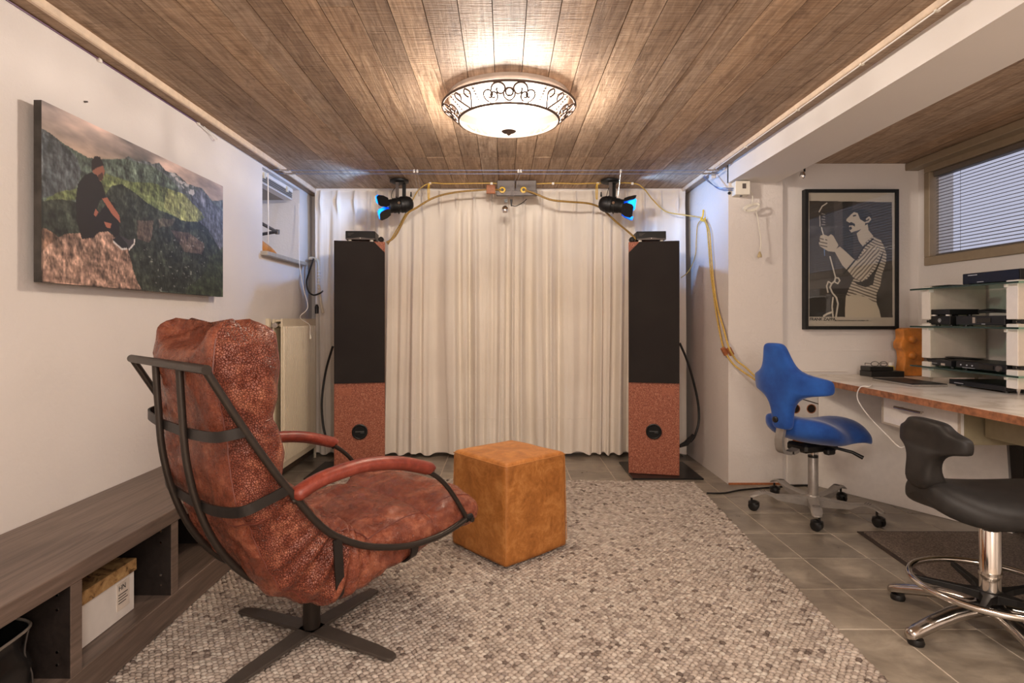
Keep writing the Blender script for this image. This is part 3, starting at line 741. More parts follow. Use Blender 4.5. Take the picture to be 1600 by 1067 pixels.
# ------------------------------------------------------------ mountain canvas on the left wall
CY0,CY1,CZ0,CZ1,CX=1.905,3.136,1.215,1.814,-1.520
cv=Canvas(440,214)
def K(cx,cy):
    px,py=30+cx/3.05,130+cy/3.05; Y=-CX*FPX/(VX-px); z=EYE-(py-VY)/FPX*Y
    return ((Y-CY0)/(CY1-CY0),(CZ1-z)/(CZ1-CZ0))
def KP(*p): return [K(a,b) for a,b in p]
n1=cv.nz(4,1,5,1,1.6); n2=cv.nz(30,2,4); n3=cv.nz(60,9,3,1,.5)
sky=np.array([168,150,146])[None,None]+n1[...,None]*np.array([120,92,78])+np.array([30,14,-8])*(np.exp(-((cv.y-.33)/.2)**2))[...,None]
cv.c=sky
_e=cv.nz(9,31,6,1,.7); emb=(_e-np.roll(np.roll(_e,3,1),-2,0)); emb=np.clip(emb/ (np.std(emb)+1e-6),-2.2,2.2)
_f=cv.nz(26,37,4,1,.35); emf=np.clip((_f-np.roll(_f,1,1))/(np.std(_f-np.roll(_f,1,1))+1e-6),-2.5,2.5)
def tex(c,amp,n=n2): 
    return (np.array(c,float)[None,None]+n[...,None]*np.array(amp,float))*(1+.17*emb+.15*emf)[...,None]
cv.fill(cv.poly(KP((480,370),(520,350),(560,372),(600,368),(640,390),(665,380),(700,420),(745,430),(800,480),(870,500),(920,560),(1000,560),(1000,900),(480,900)),.012),tex((92,100,104),(35,35,38)))
cv.fill(cv.poly(KP((720,430),(745,430),(790,470),(830,490),(840,540),(800,520),(760,480)),.01),(196,192,196),.8*(n2>0))
cv.fill(cv.poly(KP((820,540),(865,500),(920,570),(1000,640),(1000,800),(850,800)),.01),tex((84,88,104),(26,26,30)))
cv.fill(cv.poly(KP((60,212),(120,220),(180,262),(250,315),(330,358),(420,365),(500,360),(560,375),(640,400),(700,440),(760,500),(760,900),(60,900)),.01),tex((82,98,88),(30,34,26)))
cv.fill(cv.poly(KP((60,212),(110,216),(180,262),(230,310),(280,360),(300,430),(250,520),(60,560)),.01),tex((70,78,84),(30,30,30)))
cv.fill(cv.poly(KP((330,480),(420,430),(520,470),(640,480),(700,500),(760,520),(860,610),(880,640),(820,680),(700,620),(560,560),(430,540),(100,570),(180,530)),.012),tex((98,112,66),(34,34,24)))
cv.fill(cv.poly(KP((700,500),(790,530),(870,620),(840,680),(740,630),(690,590)),.01),tex((132,140,82),(32,30,24)))
cv.fill(cv.poly(KP((60,565),(200,555),(270,565),(400,540),(430,490),(490,480),(540,520),(620,580),(700,615),(780,650),(860,660),(900,700),(960,800),(1000,900),(1000,1100),(60,1100)),.014),tex((42,50,42),(34,36,28),n3))
cv.fill(cv.poly(KP((560,660),(640,655),(620,760),(570,740)),.015),tex((96,78,70),(28,26,24)),.8)
cv.fill(cv.poly(KP((720,700),(800,710),(880,760),(870,820),(790,800)),.015),tex((104,84,76),(28,26,24)),.8)
cv.fill(cv.poly(KP((660,650),(740,640),(730,680),(670,690)),.015),tex((96,84,74),(22,22,20)),.6)
_w=(cv.nz(60,77,2)>.62)&cv.poly(KP((560,800),(880,700),(960,900),(960,1000),(640,1000))); cv.fill(_w,(190,190,184),.5)
cv.fill(cv.poly(KP((870,920),(910,830),(1000,760),(1000,1100),(780,1100),(800,980)),.012),tex((48,58,40),(26,28,18)))
cv.fill(cv.poly(KP((60,690),(130,690),(200,740),(120,840),(60,900)),.008),tex((120,88,70),(30,24,20)))
cv.fill(cv.poly(KP((60,1000),(80,830),(140,770),(220,720),(320,708),(420,705),(470,740),(520,790),(540,880),(585,990),(580,1060),(60,1060)),.006),tex((150,116,100),(64,54,46),n3*.6+n2*.6))
sm_=(9)
blk=(26,22,22); skin=(168,92,66)
cv.fill(cv.poly(KP((270,560),(280,480),(310,440),(345,425),(375,440),(400,490),(415,550),(385,560),(372,600),(380,660),(360,735),(300,742),(275,660))),blk)
cv.fill(cv.poly(KP((350,740),(330,660),(380,620),(430,560),(455,570),(475,640),(478,720),(455,735),(440,705),(380,710))),blk)
cv.fill(cv.poly(KP((395,550),(420,545),(450,590),(478,630),(482,665),(468,650),(440,620),(415,580))),skin)
cv.fill(cv.poly(KP((365,600),(380,615),(365,635),(356,625))),skin); cv.fill(cv.poly(KP((405,660),(440,670),(435,690),(415,685))),skin)
cv.fill(cv.poly(KP((350,425),(350,395),(400,395),(408,420),(398,462),(385,468),(372,440))),(150,88,66))
cv.fill(cv.poly(KP((375,440),(398,425),(402,450),(392,468),(380,462))),(70,42,34))
cv.fill(cv.poly(KP((346,420),(346,370),(362,348),(385,352),(405,392),(375,402))),(40,30,30))
cv.fill(cv.poly(KP((445,745),(478,722),(515,770),(510,790),(488,790))),(30,30,34)); cv.fill(cv.poly(KP((478,722),(520,745),(550,742),(545,770),(522,795),(515,765))),(60,56,60))
cv.fill(cv.line(KP((450,755),(490,790),(512,788)),.006,2),(200,196,196)); cv.fill(cv.line(KP((524,792),(548,765),(550,745)),.006,2),(206,202,200))
_g=cv.c.mean(-1,keepdims=True); cv.c=_g*.22+cv.c*.78
pic=thing('canvas_picture','large canvas print of a seated person in black above green mountains','picture',(CX,(CY0+CY1)/2,CZ0))
SIDE=plain('canvas_side',srgb(70,66,62),.7,var=.3,scale=12)
MB().box((CX-.026,CY0,CZ0),(CX-.0006,CY1,CZ1)).build('canvas_body',SIDE,pic)
paint_mesh('printed_front',cv,(CX,CY0,CZ1),(0,CY1-CY0,0),(0,0,CZ0-CZ1),PRINT,pic)
MB().box((XL,CY0+.06,CZ0+.05),(CX-.026,CY1-.06,CZ0+.08)).box((XL,CY0+.06,CZ1-.08),(CX-.026,CY1-.06,CZ1-.05)).build('stretcher',BROWNW,pic)

solo('wall_screw',MB().lathe([(0,0),(.004,0),(.003,.012),(0,.012)],8,Matrix.Translation((XL,(-XL)*FPX/(VX-132),EYE+(VY-159)/FPX*(-XL)*FPX/(VX-132)))@Matrix.Rotation(PI/2,4,'Y')),GREYBOX,'lone small screw in the left wall above the mountain canvas','screw')

# ------------------------------------------------------------ framed poster
PX0,PX1,PZ0,PZ1=1.992,2.612,1.028,1.955; PY=3.825
po=thing('framed_poster','black framed black-and-white poster of a guitarist in a striped shirt','poster',((PX0+PX1)/2,PY,PZ0))
fw=.022
for a,b_ in (((PX0,PY,PZ0),(PX0+fw,YW,PZ1)),((PX1-fw,PY,PZ0),(PX1,YW,PZ1)),((PX0+fw,PY,PZ0),(PX1-fw,YW,PZ0+fw)),((PX0+fw,PY,PZ1-fw),(PX1-fw,YW,PZ1))):
    MB().box(a,b_).build('frame_bar',MATBLACK,po,bevel=.001)
pc=Canvas(300,440)
def Q(x,y): return ((x-62)/(706-62),(y-45)/(1025-45))
def QP(*p): return [Q(a,b) for a,b in p]
pc.c[:]=(196,180,168)
ins=pc.poly(QP((75,105),(685,115),(690,960),(75,955)))
g=np.array([62,52,48.])[None,None]+pc.nz(3,4,3)[...,None]*8
pc.fill(ins,g)
pc.fill(ins&pc.poly(QP((75,380),(105,380),(130,810),(75,812))),(84,74,68),.6)
pc.fill(ins&pc.poly(QP((100,380),(215,300),(240,810),(125,812))),(92,82,76),.45); pc.fill(ins&pc.poly(QP((255,110),(320,110),(320,640),(270,640))),(96,86,80),.5)
pc.fill(ins&pc.poly(QP((320,110),(395,110),(400,560),(330,560))),(34,28,26),.7)
pc.fill(ins&pc.poly(QP((80,815),(330,815),(340,955),(80,955))),(46,38,34),.7)
wh=(206,188,172); sh=(40,32,30)
# hair and head
pc.fill(pc.poly(QP((362,200),(380,178),(430,165),(490,170),(535,200),(540,245),(520,290),(500,300),(470,280),(440,250),(420,200),(385,205))),(34,27,25))
pc.fill(pc.poly(QP((383,205),(405,188),(432,195),(450,240),(478,258),(490,262),(482,300),(440,320),(405,330),(385,338),(372,320),(368,300),(374,268),(348,252),(350,240),(368,222))),wh)
pc.fill(pc.poly(QP((395,212),(418,205),(422,216),(398,222))),(52,40,36)); pc.fill(pc.poly(QP((362,270),(385,260),(412,275),(412,296),(396,285),(372,288))),(30,24,22)); pc.fill(pc.poly(QP((366,300),(384,292),(392,308),(376,322))),(30,24,22))
pc.fill(pc.line(QP((498,240),(516,226),(527,240),(512,258),(495,262)),.006,.66),(200,182,168))
# neck
pc.fill(pc.poly(QP((425,345),(480,290),(505,275),(512,320),(548,365),(500,400),(470,440),(440,400))),wh)
# shirt
body=pc.poly(QP((430,540),(455,470),(490,410),(548,366),(600,390),(628,440),(645,500),(640,560),(610,650),(600,720),(570,790),(572,860),(470,800),(345,805),(372,740),(395,690),(430,640)))
pc.fill(body,wh)
xs_=pc.x*300; ys_=pc.y*440
st=np.sin((ys_*.62-xs_*.22)+2.4*pc.nz(5,8,3))>.15
pc.fill(body&st,(96,82,74),.85)
pc.fill(pc.poly(QP((500,680),(560,610),(610,500),(625,470),(612,520),(560,650),(545,720),(490,740),(430,720),(395,690),(440,700))),(44,34,32))
arm=pc.poly(QP((258,470),(300,440),(345,478),(400,530),(440,550),(520,560),(510,640),(465,698),(400,665),(365,625),(320,580)))
pc.fill(arm,wh)
sl=pc.poly(QP((430,545),(480,470),(560,430),(600,470),(560,560),(510,650),(465,698),(400,668),(372,630),(400,600)))
pc.fill(sl,wh); pc.fill(sl&(np.sin((ys_*.42+xs_*.45)+2.4*pc.nz(5,12,3))>.15),(104,88,80),.8)
# strap
pc.fill(pc.line(QP((545,385),(480,440),(430,520),(330,640)),.006,.66),(40,32,30))
# hand
pc.fill(pc.poly(QP((150,435),(145,410),(155,400),(150,385),(158,360),(185,352),(215,365),(235,350),(252,362),(290,430),(262,480),(215,475),(180,455))),wh)
for y_ in (383,408,432): pc.fill(pc.line(QP((152,y_-2),(205,y_+10)),.0035,.66),(90,74,66))
# guitar
gw=(214,200,188)
pc.fill(pc.line(QP((205,122),(170,145),(148,185)),.004,.66),gw); pc.fill(pc.line(QP((152,215),(155,290)),.004,.66),(170,156,146))
for q in range(5): pc.fill(pc.line(QP((168+8*(q%2),200+q*20),(190,205+q*19)),.0035,.66),(150,138,130))
pc.fill(pc.line(QP((165,300),(190,400)),.004,.66),gw); pc.fill(pc.line(QP((228,515),(268,665)),.005,.66),gw)
pc.fill(pc.line(QP((186,460),(188,505)),.004,.66),(110,130,170))
pc.fill(pc.line(QP((268,668),(262,695),(240,712),(228,740),(245,780),(275,815),(287,860),(272,955)),.006,.66),gw)
pc.fill(pc.line(QP((240,712),(215,697),(203,730),(212,775)),.005,.66),gw); pc.fill(pc.line(QP((268,668),(290,672),(300,690),(285,712),(262,700)),.005,.66),gw)
pc.fill(pc.line(QP((250,815),(243,880),(250,955)),.006,.66),gw); pc.fill(pc.line(QP((182,950),(205,935),(240,922)),.007,.66),gw)
# trousers
pc.fill(ins&pc.poly(QP((345,805),(430,792),(500,815),(572,860),(590,900),(604,962),(338,962),(340,880))),(204,186,168))
pc.fill(~ins & (pc.y>.0) & (pc.y<.0),(0,0,0))
paint_mesh('poster_print',pc,(PX0+fw,PY+.012,PZ1-fw),(PX1-PX0-2*fw,0,0),(0,0,PZ0-PZ1+2*fw),PRINTG,po)
MB().box((PX0+fw,PY+.014,PZ0+fw),(PX1-fw,PY+.02,PZ1-fw)).build('backing_board',WHITE,po)
MB().box((PX0+fw,PY+.006,PZ0+fw),(PX1-fw,PY+.008,PZ1-fw)).build('glass_pane',GLASS,po)
def wx(cx): return PX0+fw+(cx-62)/(706-62)*(PX1-PX0-2*fw)
def wz(cy): return PZ1-fw-(cy-45)/(1025-45)*(PZ1-PZ0-2*fw)
Mx=Matrix.Translation((wx(76),PY+.0113,wz(984)))@Matrix.Rotation(PI/2,4,'X')
text('FRANK ZAPPA',.0265,Mx,INK,'lettering',po,off=.0007)
Mx=Matrix.Translation((wx(260),PY+.0113,wz(988)))@Matrix.Rotation(PI/2,4,'X')
text('AMSTERDAM CONCERTGEBOUW, DECEMBER 1970',.0098,Mx,INK,'lettering',po,off=.0002)

# ------------------------------------------------------------ ceiling lamp
lp=thing('ceiling_lamp','round flush ceiling lamp with scrolled iron ring and frosted glass bowl','ceiling lamp',(LAMP[0],LAMP[1],ZC))
LX,LY=LAMP; RU,ZU,RLo,ZLo=.310,2.088,.234,2.022
IRON=plain('taupe_iron',srgb(96,80,72),.6,.0)
TL=Matrix.Translation((LX,LY,0))
MB().lathe([(0,ZC),(.283,ZC),(.283,ZC-.016),(.27,ZC-.021),(0,ZC-.021)],48,TL).build('ceiling_plate',plain('lamp_plate',srgb(200,190,180),.6,bump=0),lp,smooth=40)
bow=[];nb=12
for i in range(nb+1):
    t_=i/nb; bow.append((RLo*.985*t_+.0001,1.975+.045*t_**2.2))
BG=N('frosted_bowl_glass'); 
tr=BG.t.nodes.new('ShaderNodeBsdfTransparent'); tr.inputs[0].default_value=(1,.97,.92,1)
gm=BG.t.nodes.new('ShaderNodeNewGeometry')
vd=BG.t.nodes.new('ShaderNodeVectorMath'); vd.operation='DISTANCE'; BG.l(gm.outputs['Position'],vd.inputs[0]); vd.inputs[1].default_value=(LX,LY-.05,2.0)
ec=BG.ramp(vd.outputs['Value'],[(.03,(1,.97,.9,1)),(.16,(1,.90,.76,1)),(.235,(.92,.80,.62,1))])
em=BG.t.nodes.new('ShaderNodeEmission'); em.inputs['Strength'].default_value=1.0; BG.l(ec,em.inputs[0])
es=BG.t.nodes.new('ShaderNodeMath'); es.operation='MULTIPLY_ADD'; BG.l(vd.outputs['Value'],es.inputs[0]); es.inputs[1].default_value=-7.0; es.inputs[2].default_value=2.9; BG.l(es.outputs[0],em.inputs['Strength'])
mx=BG.t.nodes.new('ShaderNodeMixShader'); mx.inputs[0].default_value=.36; BG.l(tr.outputs[0],mx.inputs[1]); BG.l(em.outputs[0],mx.inputs[2]); BG.l(mx.outputs[0],BG.t.nodes['Material Output'].inputs[0])
MB().lathe(bow,48,TL).build('glass_bowl',BG.m,lp,smooth=180)
def ring(r,z,tr_,nm): MB().tube([(LX+r*math.cos(a),LY+r*math.sin(a),z) for a in [2*PI*k/64 for k in range(65)]],tr_,8,caps=False).build(nm,IRON,lp,smooth=180)
ring(RU,ZU,.0055,'upper_ring'); ring(RLo,ZLo,.006,'lower_ring')
MB().lathe([(0,1.955),(.006,1.958),(.012,1.966),(.03,1.972),(.034,1.976),(0,1.978)],24,TL).build('finial',IRON,lp,smooth=50)
MB().tube([(LX,LY,1.976),(LX,LY,ZC-.02)],.004,6).build('centre_rod',IRON,lp)
for k in range(3):
    a=2*PI*k/3+PI/2
    MB().tube([(LX+.17*math.cos(a),LY+.17*math.sin(a),ZC-.016),(LX+RU*math.cos(a),LY+RU*math.sin(a),ZU)],.003,6).build('support_arm',IRON,lp)
def cone(phi,t): r=RLo+(RU-RLo)*t; return Vector((LX+r*math.cos(phi),LY+r*math.sin(phi),ZLo+(ZU-ZLo)*t))
def spiral(c0,t0,r0,a0,turns,dirn,n=22):
    return [(c0+ (r0*(1-.72*i/n))*math.cos(a0+dirn*turns*2*PI*i/n)/.27, t0+(r0*(1-.72*i/n))*math.sin(a0+dirn*turns*2*PI*i/n)/.09) for i in range(n+1)]
for base in range(4):
    c0=-PI/2+base*PI/2
    for dphi,t0,r0,a0,dr in ((-.33,.42,.030,PI*1.5,-1),(-.26,.36,.022,PI*1.5,1),(-.15,.62,.034,PI,-1),(.0,.45,.030,PI*1.5,1),(.0,.45,.030,PI*1.5,-1),(.15,.62,.034,0,1),(.26,.36,.022,PI*1.5,-1),(.33,.42,.030,PI*1.5,1)):
        pts=[cone(c0+p,min(1,max(0,t))) for p,t in spiral(dphi,t0,r0,a0,1.1,dr)]
        MB().tube(pts,.0042,5).build('scroll',IRON,lp,smooth=180)
    c1_=c0+PI/4
    for dr in (-1,1):
        pts=[cone(c1_+dr*p,t) for p,t in ((.02,.05),(.10,.35),(.16,.7),(.10,.9),(.05,.7),(.09,.5))]
        MB().tube(smoothpath(pts,4),.0042,5).build('scroll',IRON,lp,smooth=180)
        lf=MB()
        for q in range(6):
            t=.15+q*.13; lf.tube([cone(c1_+dr*.24,t),cone(c1_+dr*(.24+.03),t+.08)],[.003,.0008],5); lf.tube([cone(c1_+dr*.24,t),cone(c1_+dr*(.24-.03),t+.08)],[.003,.0008],5)
        lf.tube([cone(c1_+dr*.24,.02),cone(c1_+dr*.24,.95)],.0015,5); lf.build('leaf_ornament',IRON,lp,smooth=180)

# ------------------------------------------------------------ lounge chair
def build_lounge():
    ch=thing('lounge_chair','red-brown leather lounge chair on dark tube frame and flat cross base','lounge chair',(-.653,1.97,.020),math.atan2(.732,.681))
    # local axes: x forward F, y to the sitter's left L
    dz=-.020
    def L3(F,l,z): return Vector((F,l,z+dz))
    side=[(-.452,.967),(-.359,.81),(-.27,.672),(-.204,.582),(-.15,.512),(-.092,.458),(-.001,.405),(.09,.373),(.188,.352),(.293,.349),(.37,.360),(.438,.378)]
    arm=[(-.225,.588),(-.17,.612),(-.107,.627),(.007,.636),(.133,.62),(.249,.583),(.324,.53),(.386,.454),(.436,.378)]
    inner=[(-.445,.962),(-.438,.84),(-.427,.704),(-.397,.57),(-.346,.447),(-.272,.345),(-.20,.295),(-.12,.285)]
    for s_ in (-1,1):
        MB().tube(smoothpath([L3(a,.305*s_,z) for a,z in side],5),.0105,10).build('side_tube',STEEL,ch,local=True,smooth=60)
        MB().tube(smoothpath([L3(a,.305*s_,z) for a,z in arm],5),.0085,10).build('arm_tube',STEEL,ch,local=True,smooth=60)
        # padded armrest: fat loft on first part of the arm
        pth=smoothpath([L3(a,.305*s_,z+.012) for a,z in arm[:6]]+[L3(.262,.305*s_,.586)],6); n=len(pth)
        R=[]
        for i,p in enumerate(pth):
            t_=i/(n-1); e=min(1,(t_/.05)**.5 if t_<.05 else 1)*min(1,((1-t_)/.07)**.5 if t_>.93 else 1); e=max(e,.25)
            tg=(pth[min(i+1,n-1)]-pth[max(i-1,0)]).normalized(); up=Vector((0,1,0)).cross(tg).normalized(); up=up if up.z>0 else -up
            R.append([p+Vector((0,1,0))*(.027*e*math.cos(2*PI*k/16))+up*(.021*e*math.sin(2*PI*k/16)) for k in range(16)])
        ap=MB().rings(R).build('armrest_pad',ARML,ch,local=True,smooth=60)
        MB().tube([r_[12]+Vector((0,0,-.001)) for r_ in R[2:-2]],.002,5).build('pad_seam',SEAM,ap,local=True,smooth=60)
        MB().tube([L3(.43,.305*s_,.377),L3(.46,.305*s_,.379)],[.014,.012],10).build('end_cap',MATBLACK,ch,local=True,smooth=50)
    MB().tube([L3(-.452,-.315,.967),L3(-.452,.315,.967)],.0125,12).build('top_bar',STEEL,ch,local=True,smooth=60)
    for s_ in (-1,1):
        MB().tube(smoothpath([L3(a,.1*s_,z) for a,z in inner],5),.0105,10).build('rear_tube',STEEL,ch,local=True,smooth=60)
    MB().tube([L3(.452,-.32,.372),L3(.452,.32,.372)],.009,10).build('front_bar',STEEL,ch,local=True,smooth=60)
    def strap(pts): 
        p=smoothpath([L3(*q) for q in pts],6); return MB().tube(p,1,flat=(.014,.0028),up=(0,0,1)) 
    def sym(h): return [(a,-l,z) for a,l,z in h]+[(a,l,z) for a,l,z in h[::-1][1:]]
    strap(sym([(-.352,.309,.802),(-.385,.303,.797),(-.415,.272,.79),(-.423,.17,.783),(-.424,.09,.78),(-.424,0,.78)])).build('back_strap',BSTRAP,ch,local=True,smooth=40)
    strap(sym([(-.236,.309,.628),(-.30,.306,.608),(-.358,.285,.588),(-.384,.19,.576),(-.388,.09,.572),(-.388,0,.57)])).build('back_strap',BSTRAP,ch,local=True,smooth=40)
    def strapv(pts):
        p=smoothpath([L3(*q) for q in pts],6); return MB().tube(p,1,flat=(.014,.0028),up=(1,0,.2))
    strapv([(-.09,-.312,.45),(-.085,-.312,.37),(-.078,-.306,.315),(-.072,-.290,.270),(-.066,-.24,.236),(-.062,-.18,.219),(-.06,-.08,.211),(-.06,0,.210),(-.06,.08,.211),(-.062,.18,.219),(-.066,.24,.236),(-.072,.290,.270),(-.078,.306,.315),(-.085,.312,.37),(-.09,.312,.45)]).build('seat_strap',BSTRAP,ch,local=True,smooth=40)
    strapv([(.20,-.306,.345),(.20,-.304,.328),(.20,-.288,.303),(.20,-.24,.284),(.20,-.1,.274),(.20,.1,.274),(.20,.24,.284),(.20,.288,.303),(.20,.304,.328),(.20,.306,.345)]).build('seat_strap',BSTRAP,ch,local=True,smooth=40)
    # support plate and post
    MB().box((-.05,-.05,.200+dz),(.05,.05,.222+dz),c=.003).build('swivel_plate',STEEL,ch,local=True)
    MB().tube([(0,0,.02),(0,0,.20+dz)],.0285,20).build('post',STEEL,ch,local=True,smooth=50)
    a0=math.radians(64)-math.atan2(.732,.681)
    for k in range(4):
        a=a0+k*PI/2; c,s_=math.cos(a),math.sin(a)
        m=MB(); prof=[(0.0,.034,.020),(.05,.031,.020),(.26,.026,.012),(.33,.020,.006),(.342,.014,.004)]
        R=[]
        for d,hw,zt in prof:
            R.append([Vector((c*d-s_*q*hw,s_*d+c*q*hw,z)) for q,z in ((-1,zt-.010),(1,zt-.010),(1,zt),(-1,zt))])
        m.rings([[p+Vector((0,0,.008)) for p in r_] for r_ in R]); m.build('base_leg',STEEL2,ch,local=True,bevel=.0015)
    # ---- cushion: swept rounded slab (centre path F,z; half thickness; half width)
    path=[(-.328,1.040,.060,.245),(-.328,1.012,.092,.268),(-.326,.95,.104,.280),(-.322,.885,.094,.282),(-.314,.80,.090,.283),(-.308,.74,.088,.283),(-.293,.66,.090,.286),(-.262,.575,.096,.289),
          (-.216,.485,.106,.292),(-.150,.400,.124,.294),(-.06,.344,.128,.295),(.03,.330,.112,.294),(.13,.345,.088,.291),(.24,.366,.078,.290),(.35,.385,.076,.290),(.44,.392,.070,.288),(.50,.385,.060,.280),(.535,.375,.035,.262)]
    NU=190;NV=132
    arr=[Vector((a,b,0)) for a,b,_,_ in path]; dense=smoothpath(arr,24); tw=smoothpath([Vector((c,d,0)) for _,_,c,d in path],24)
    # resample by arclength
    Ls=[0]
    for p,q in zip(dense[:-1],dense[1:]): Ls.append(Ls[-1]+(q-p).length)
    tot=Ls[-1]
    def at(s_):
        x=s_*tot; lo=0
        import bisect
        i=min(max(bisect.bisect_right(Ls,x)-1,0),len(dense)-2); f=(x-Ls[i])/(Ls[i+1]-Ls[i]+1e-12)
        return dense[i].lerp(dense[i+1],f), tw[i].lerp(tw[i+1],f), (dense[min(i+3,len(dense)-1)]-dense[max(i-3,0)]).normalized()
    # seams across: positions along arclength
    seams=[.165,.30,.50,.66,.83]
    m=MB(); vs=[];mi=[]
    grid=[]
    for i in range(NU):
        s_=i/(NU-1); c,tw_,tg=at(s_); nrm=Vector((tg.y,-tg.x,0))    # for downwards path this points backward/down?
        # ensure nrm points to the sitter side (front/up)
        fr=Vector((-tg.y,tg.x,0)); 
        if fr.x*1+fr.y*1<0: fr=-fr
        T_,Wd=tw_.x,tw_.y
        ee=1.0
        if s_<.02: ee=math.sqrt(max(.0,1-((.02-s_)/.02)**2))*.55+.45
        if s_>.985: ee=math.sqrt(max(.0,1-((s_-.985)/.015)**2))*.6+.4
        ring=[]
        for k in range(NV):
            a=2*PI*k/NV; ca,sa=math.cos(a),math.sin(a)
            u=math.copysign(abs(ca)**.42,ca); v_=math.copysign(abs(sa)**.62,sa)
            lat=u*Wd*(1 if s_>.02 else .97+.03*ee); th=v_*T_*ee
            # puffiness between seams
            d=1.0; 
            dmin=min(abs(s_-q)*tot for q in seams)
            cre=math.exp(-(dmin/.014)**2)
            front=v_>0
            flat_=1-abs(u)**4
            if front:
                th*=1-(.16*cre+.0)*(.4+.6*flat_)
                th*=1+.16*math.cos(PI*min(1,dmin/.10))*-.5
                # vertical quilting channels on front at lat = +-.1
                for q in (-.115,.115): th-=.010*math.exp(-((lat-q)/.012)**2)*(1 if s_>.52 else .6)
            else:
                th*=1-(.10*math.exp(-(min(abs(s_-.355)*tot,abs(s_-.30)*tot+9)/.010)**2))
                # strap squeeze
            # top headrest: ears at the corners
            if s_<.12: 
                z_add=.055*math.exp(-((abs(lat)-.215)/.042)**2)-.012*math.exp(-(lat/.10)**2)+.006*math.sin(lat*60)
            else: z_add=0
            # long side seams on side panel edges
            for q in (.30,-.30):
                pass
            side_seam=math.exp(-((abs(v_)-.80)/.05)**2)*(abs(u)>.93)
            lat*=1-.018*side_seam
            p2=c+fr*th
            P3=Vector((p2.x,lat,p2.y+z_add*(1-s_/.12 if s_<.12 else 0)))
            w1=noise.noise(P3*7+Vector((3,1,2)))*.016+noise.noise(P3*19)*.008+noise.noise(P3*45)*.0025
            wr_=abs(noise.noise(Vector((P3.x*9,P3.y*26,P3.z*9))))*.006*math.exp(-(dmin/.05)**2)
            # crumples where the back bends into the seat, near the sides
            bend=math.exp(-((s_-.52)/.09)**2)*(abs(u)**3); 
            fold=.012*bend*math.sin(s_*170+3*noise.noise(P3*6))
            dirn=(Vector((fr.x,0,fr.y))*v_+Vector((0,1,0))*u*.8)
            if dirn.length>0: dirn.normalize()
            P3+=dirn*(w1-wr_+fold)
            P3.z+=dz
            ring.append(P3)
        grid.append(ring)
    fs=[];mi=[]
    for i in range(NU-1):
        for k in range(NV):
            k2=(k+1)%NV; fs.append((i*NV+k,i*NV+k2,(i+1)*NV+k2,(i+1)*NV+k))
            a=2*PI*(k+.5)/NV; ca,sa=math.cos(a),math.sin(a)
            v_=abs(sa)**.62
            mi.append(1 if (v_<.80 and i/(NU-1)<.56) else 0)
    vs=[p for r_ in grid for p in r_]
    n0=len(vs); vs.append(sum(grid[0],Vector())/NV+Vector((0,0,.012))); vs.append(sum(grid[-1],Vector())/NV+Vector((.008,0,0)))
    for k in range(NV):
        k2=(k+1)%NV; fs.append((k2,k,n0)); fs.append(((NU-1)*NV+k,(NU-1)*NV+k2,n0+1)); mi+=[0,0]
    m.v=vs; m.f=fs; m.mi=mi
    cu=m.build('cushion',[LEATHER,LEATHER_P],ch,local=True,smooth=180)
    # piping seams on the cushion
    def near(k): return k%NV
    ks=[k for k in range(NV)]
    def kfor(v_t,sgn,back):
        best=None
        for k in range(NV):
            a=2*PI*k/NV; ca,sa=math.cos(a),math.sin(a); vv=math.copysign(abs(sa)**.62,sa)
            if ca*sgn<=0: continue
            e=abs(vv-v_t)
            if best is None or e<best[0]: best=(e,k)
        return best[1]
    for sg in (-1,1):
        for vt in (.80,-.80):
            k=kfor(vt,sg,0)
            pts=[grid[i][k] for i in range(4,NU-4,2)]
            cen=Vector((0,0,0))
            MB().tube(pts,.0022,5).build('seam',SEAM,cu,local=True,smooth=60)
            pts=[p+Vector((0,-sg*.006,0)) for p in pts]
    for sm_i in seams:
        i=int(sm_i*(NU-1)); rg=[grid[i][k] for k in range(4,NV//2-3)]
        MB().tube(rg,.0020,5).build('seam',SEAM,cu,local=True,smooth=60)
    i=int(.345*(NU-1)); rg=[grid[i][k] for k in range(NV//2+4,NV-3)]
    MB().tube(rg,.0022,5).build('seam',SEAM,cu,local=True,smooth=60)
build_lounge()

# ------------------------------------------------------------ ottoman
ot=thing('cube_ottoman','square tan leather cube pouf standing on the rug','pouf',(.026,2.745,.027),math.radians(41.5))
import bmesh
bm=bmesh.new(); bmesh.ops.create_cube(bm,size=1)
bmesh.ops.subdivide_edges(bm,edges=bm.edges,cuts=23,use_grid_fill=True)
hw,hz=.192,.222
for v in bm.verts:
    p=Vector(v.co)*2; r_=.10
    q=Vector([math.copysign(min(abs(c),1),c) for c in p])
    P0=Vector((q.x*hw,q.y*hw,q.z*hz))
    rr=.016; inn=Vector((max(-hw+rr,min(hw-rr,P0.x)),max(-hw+rr,min(hw-rr,P0.y)),max(-hz+rr,min(hz-rr,P0.z))))
    d=P0-inn
    if d.length>1e-6: P0=inn+d.normalized()*rr
    bul=.006*(1-q.x**2)*(1-q.y**2) if abs(q.z)>.99 else 0
    P0.z+=bul*(1 if q.z>0 else -0)
    tz=1+.018*(-q.z)
    P0.x*=tz;P0.y*=tz
    nn=noise.noise(P0*8)*.003; P0+=P0.normalized()*nn
    v.co=P0+Vector((0,0,hz+.0))
me=bpy.data.meshes.new('leather_cover'); bm.to_mesh(me); bm.free(); me.materials.append(TAN); me.polygons.foreach_set('use_smooth',[True]*len(me.polygons))
oo=bpy.data.objects.new('leather_cover',me); COL.objects.link(oo); oo.parent=ot
e=hw-.004
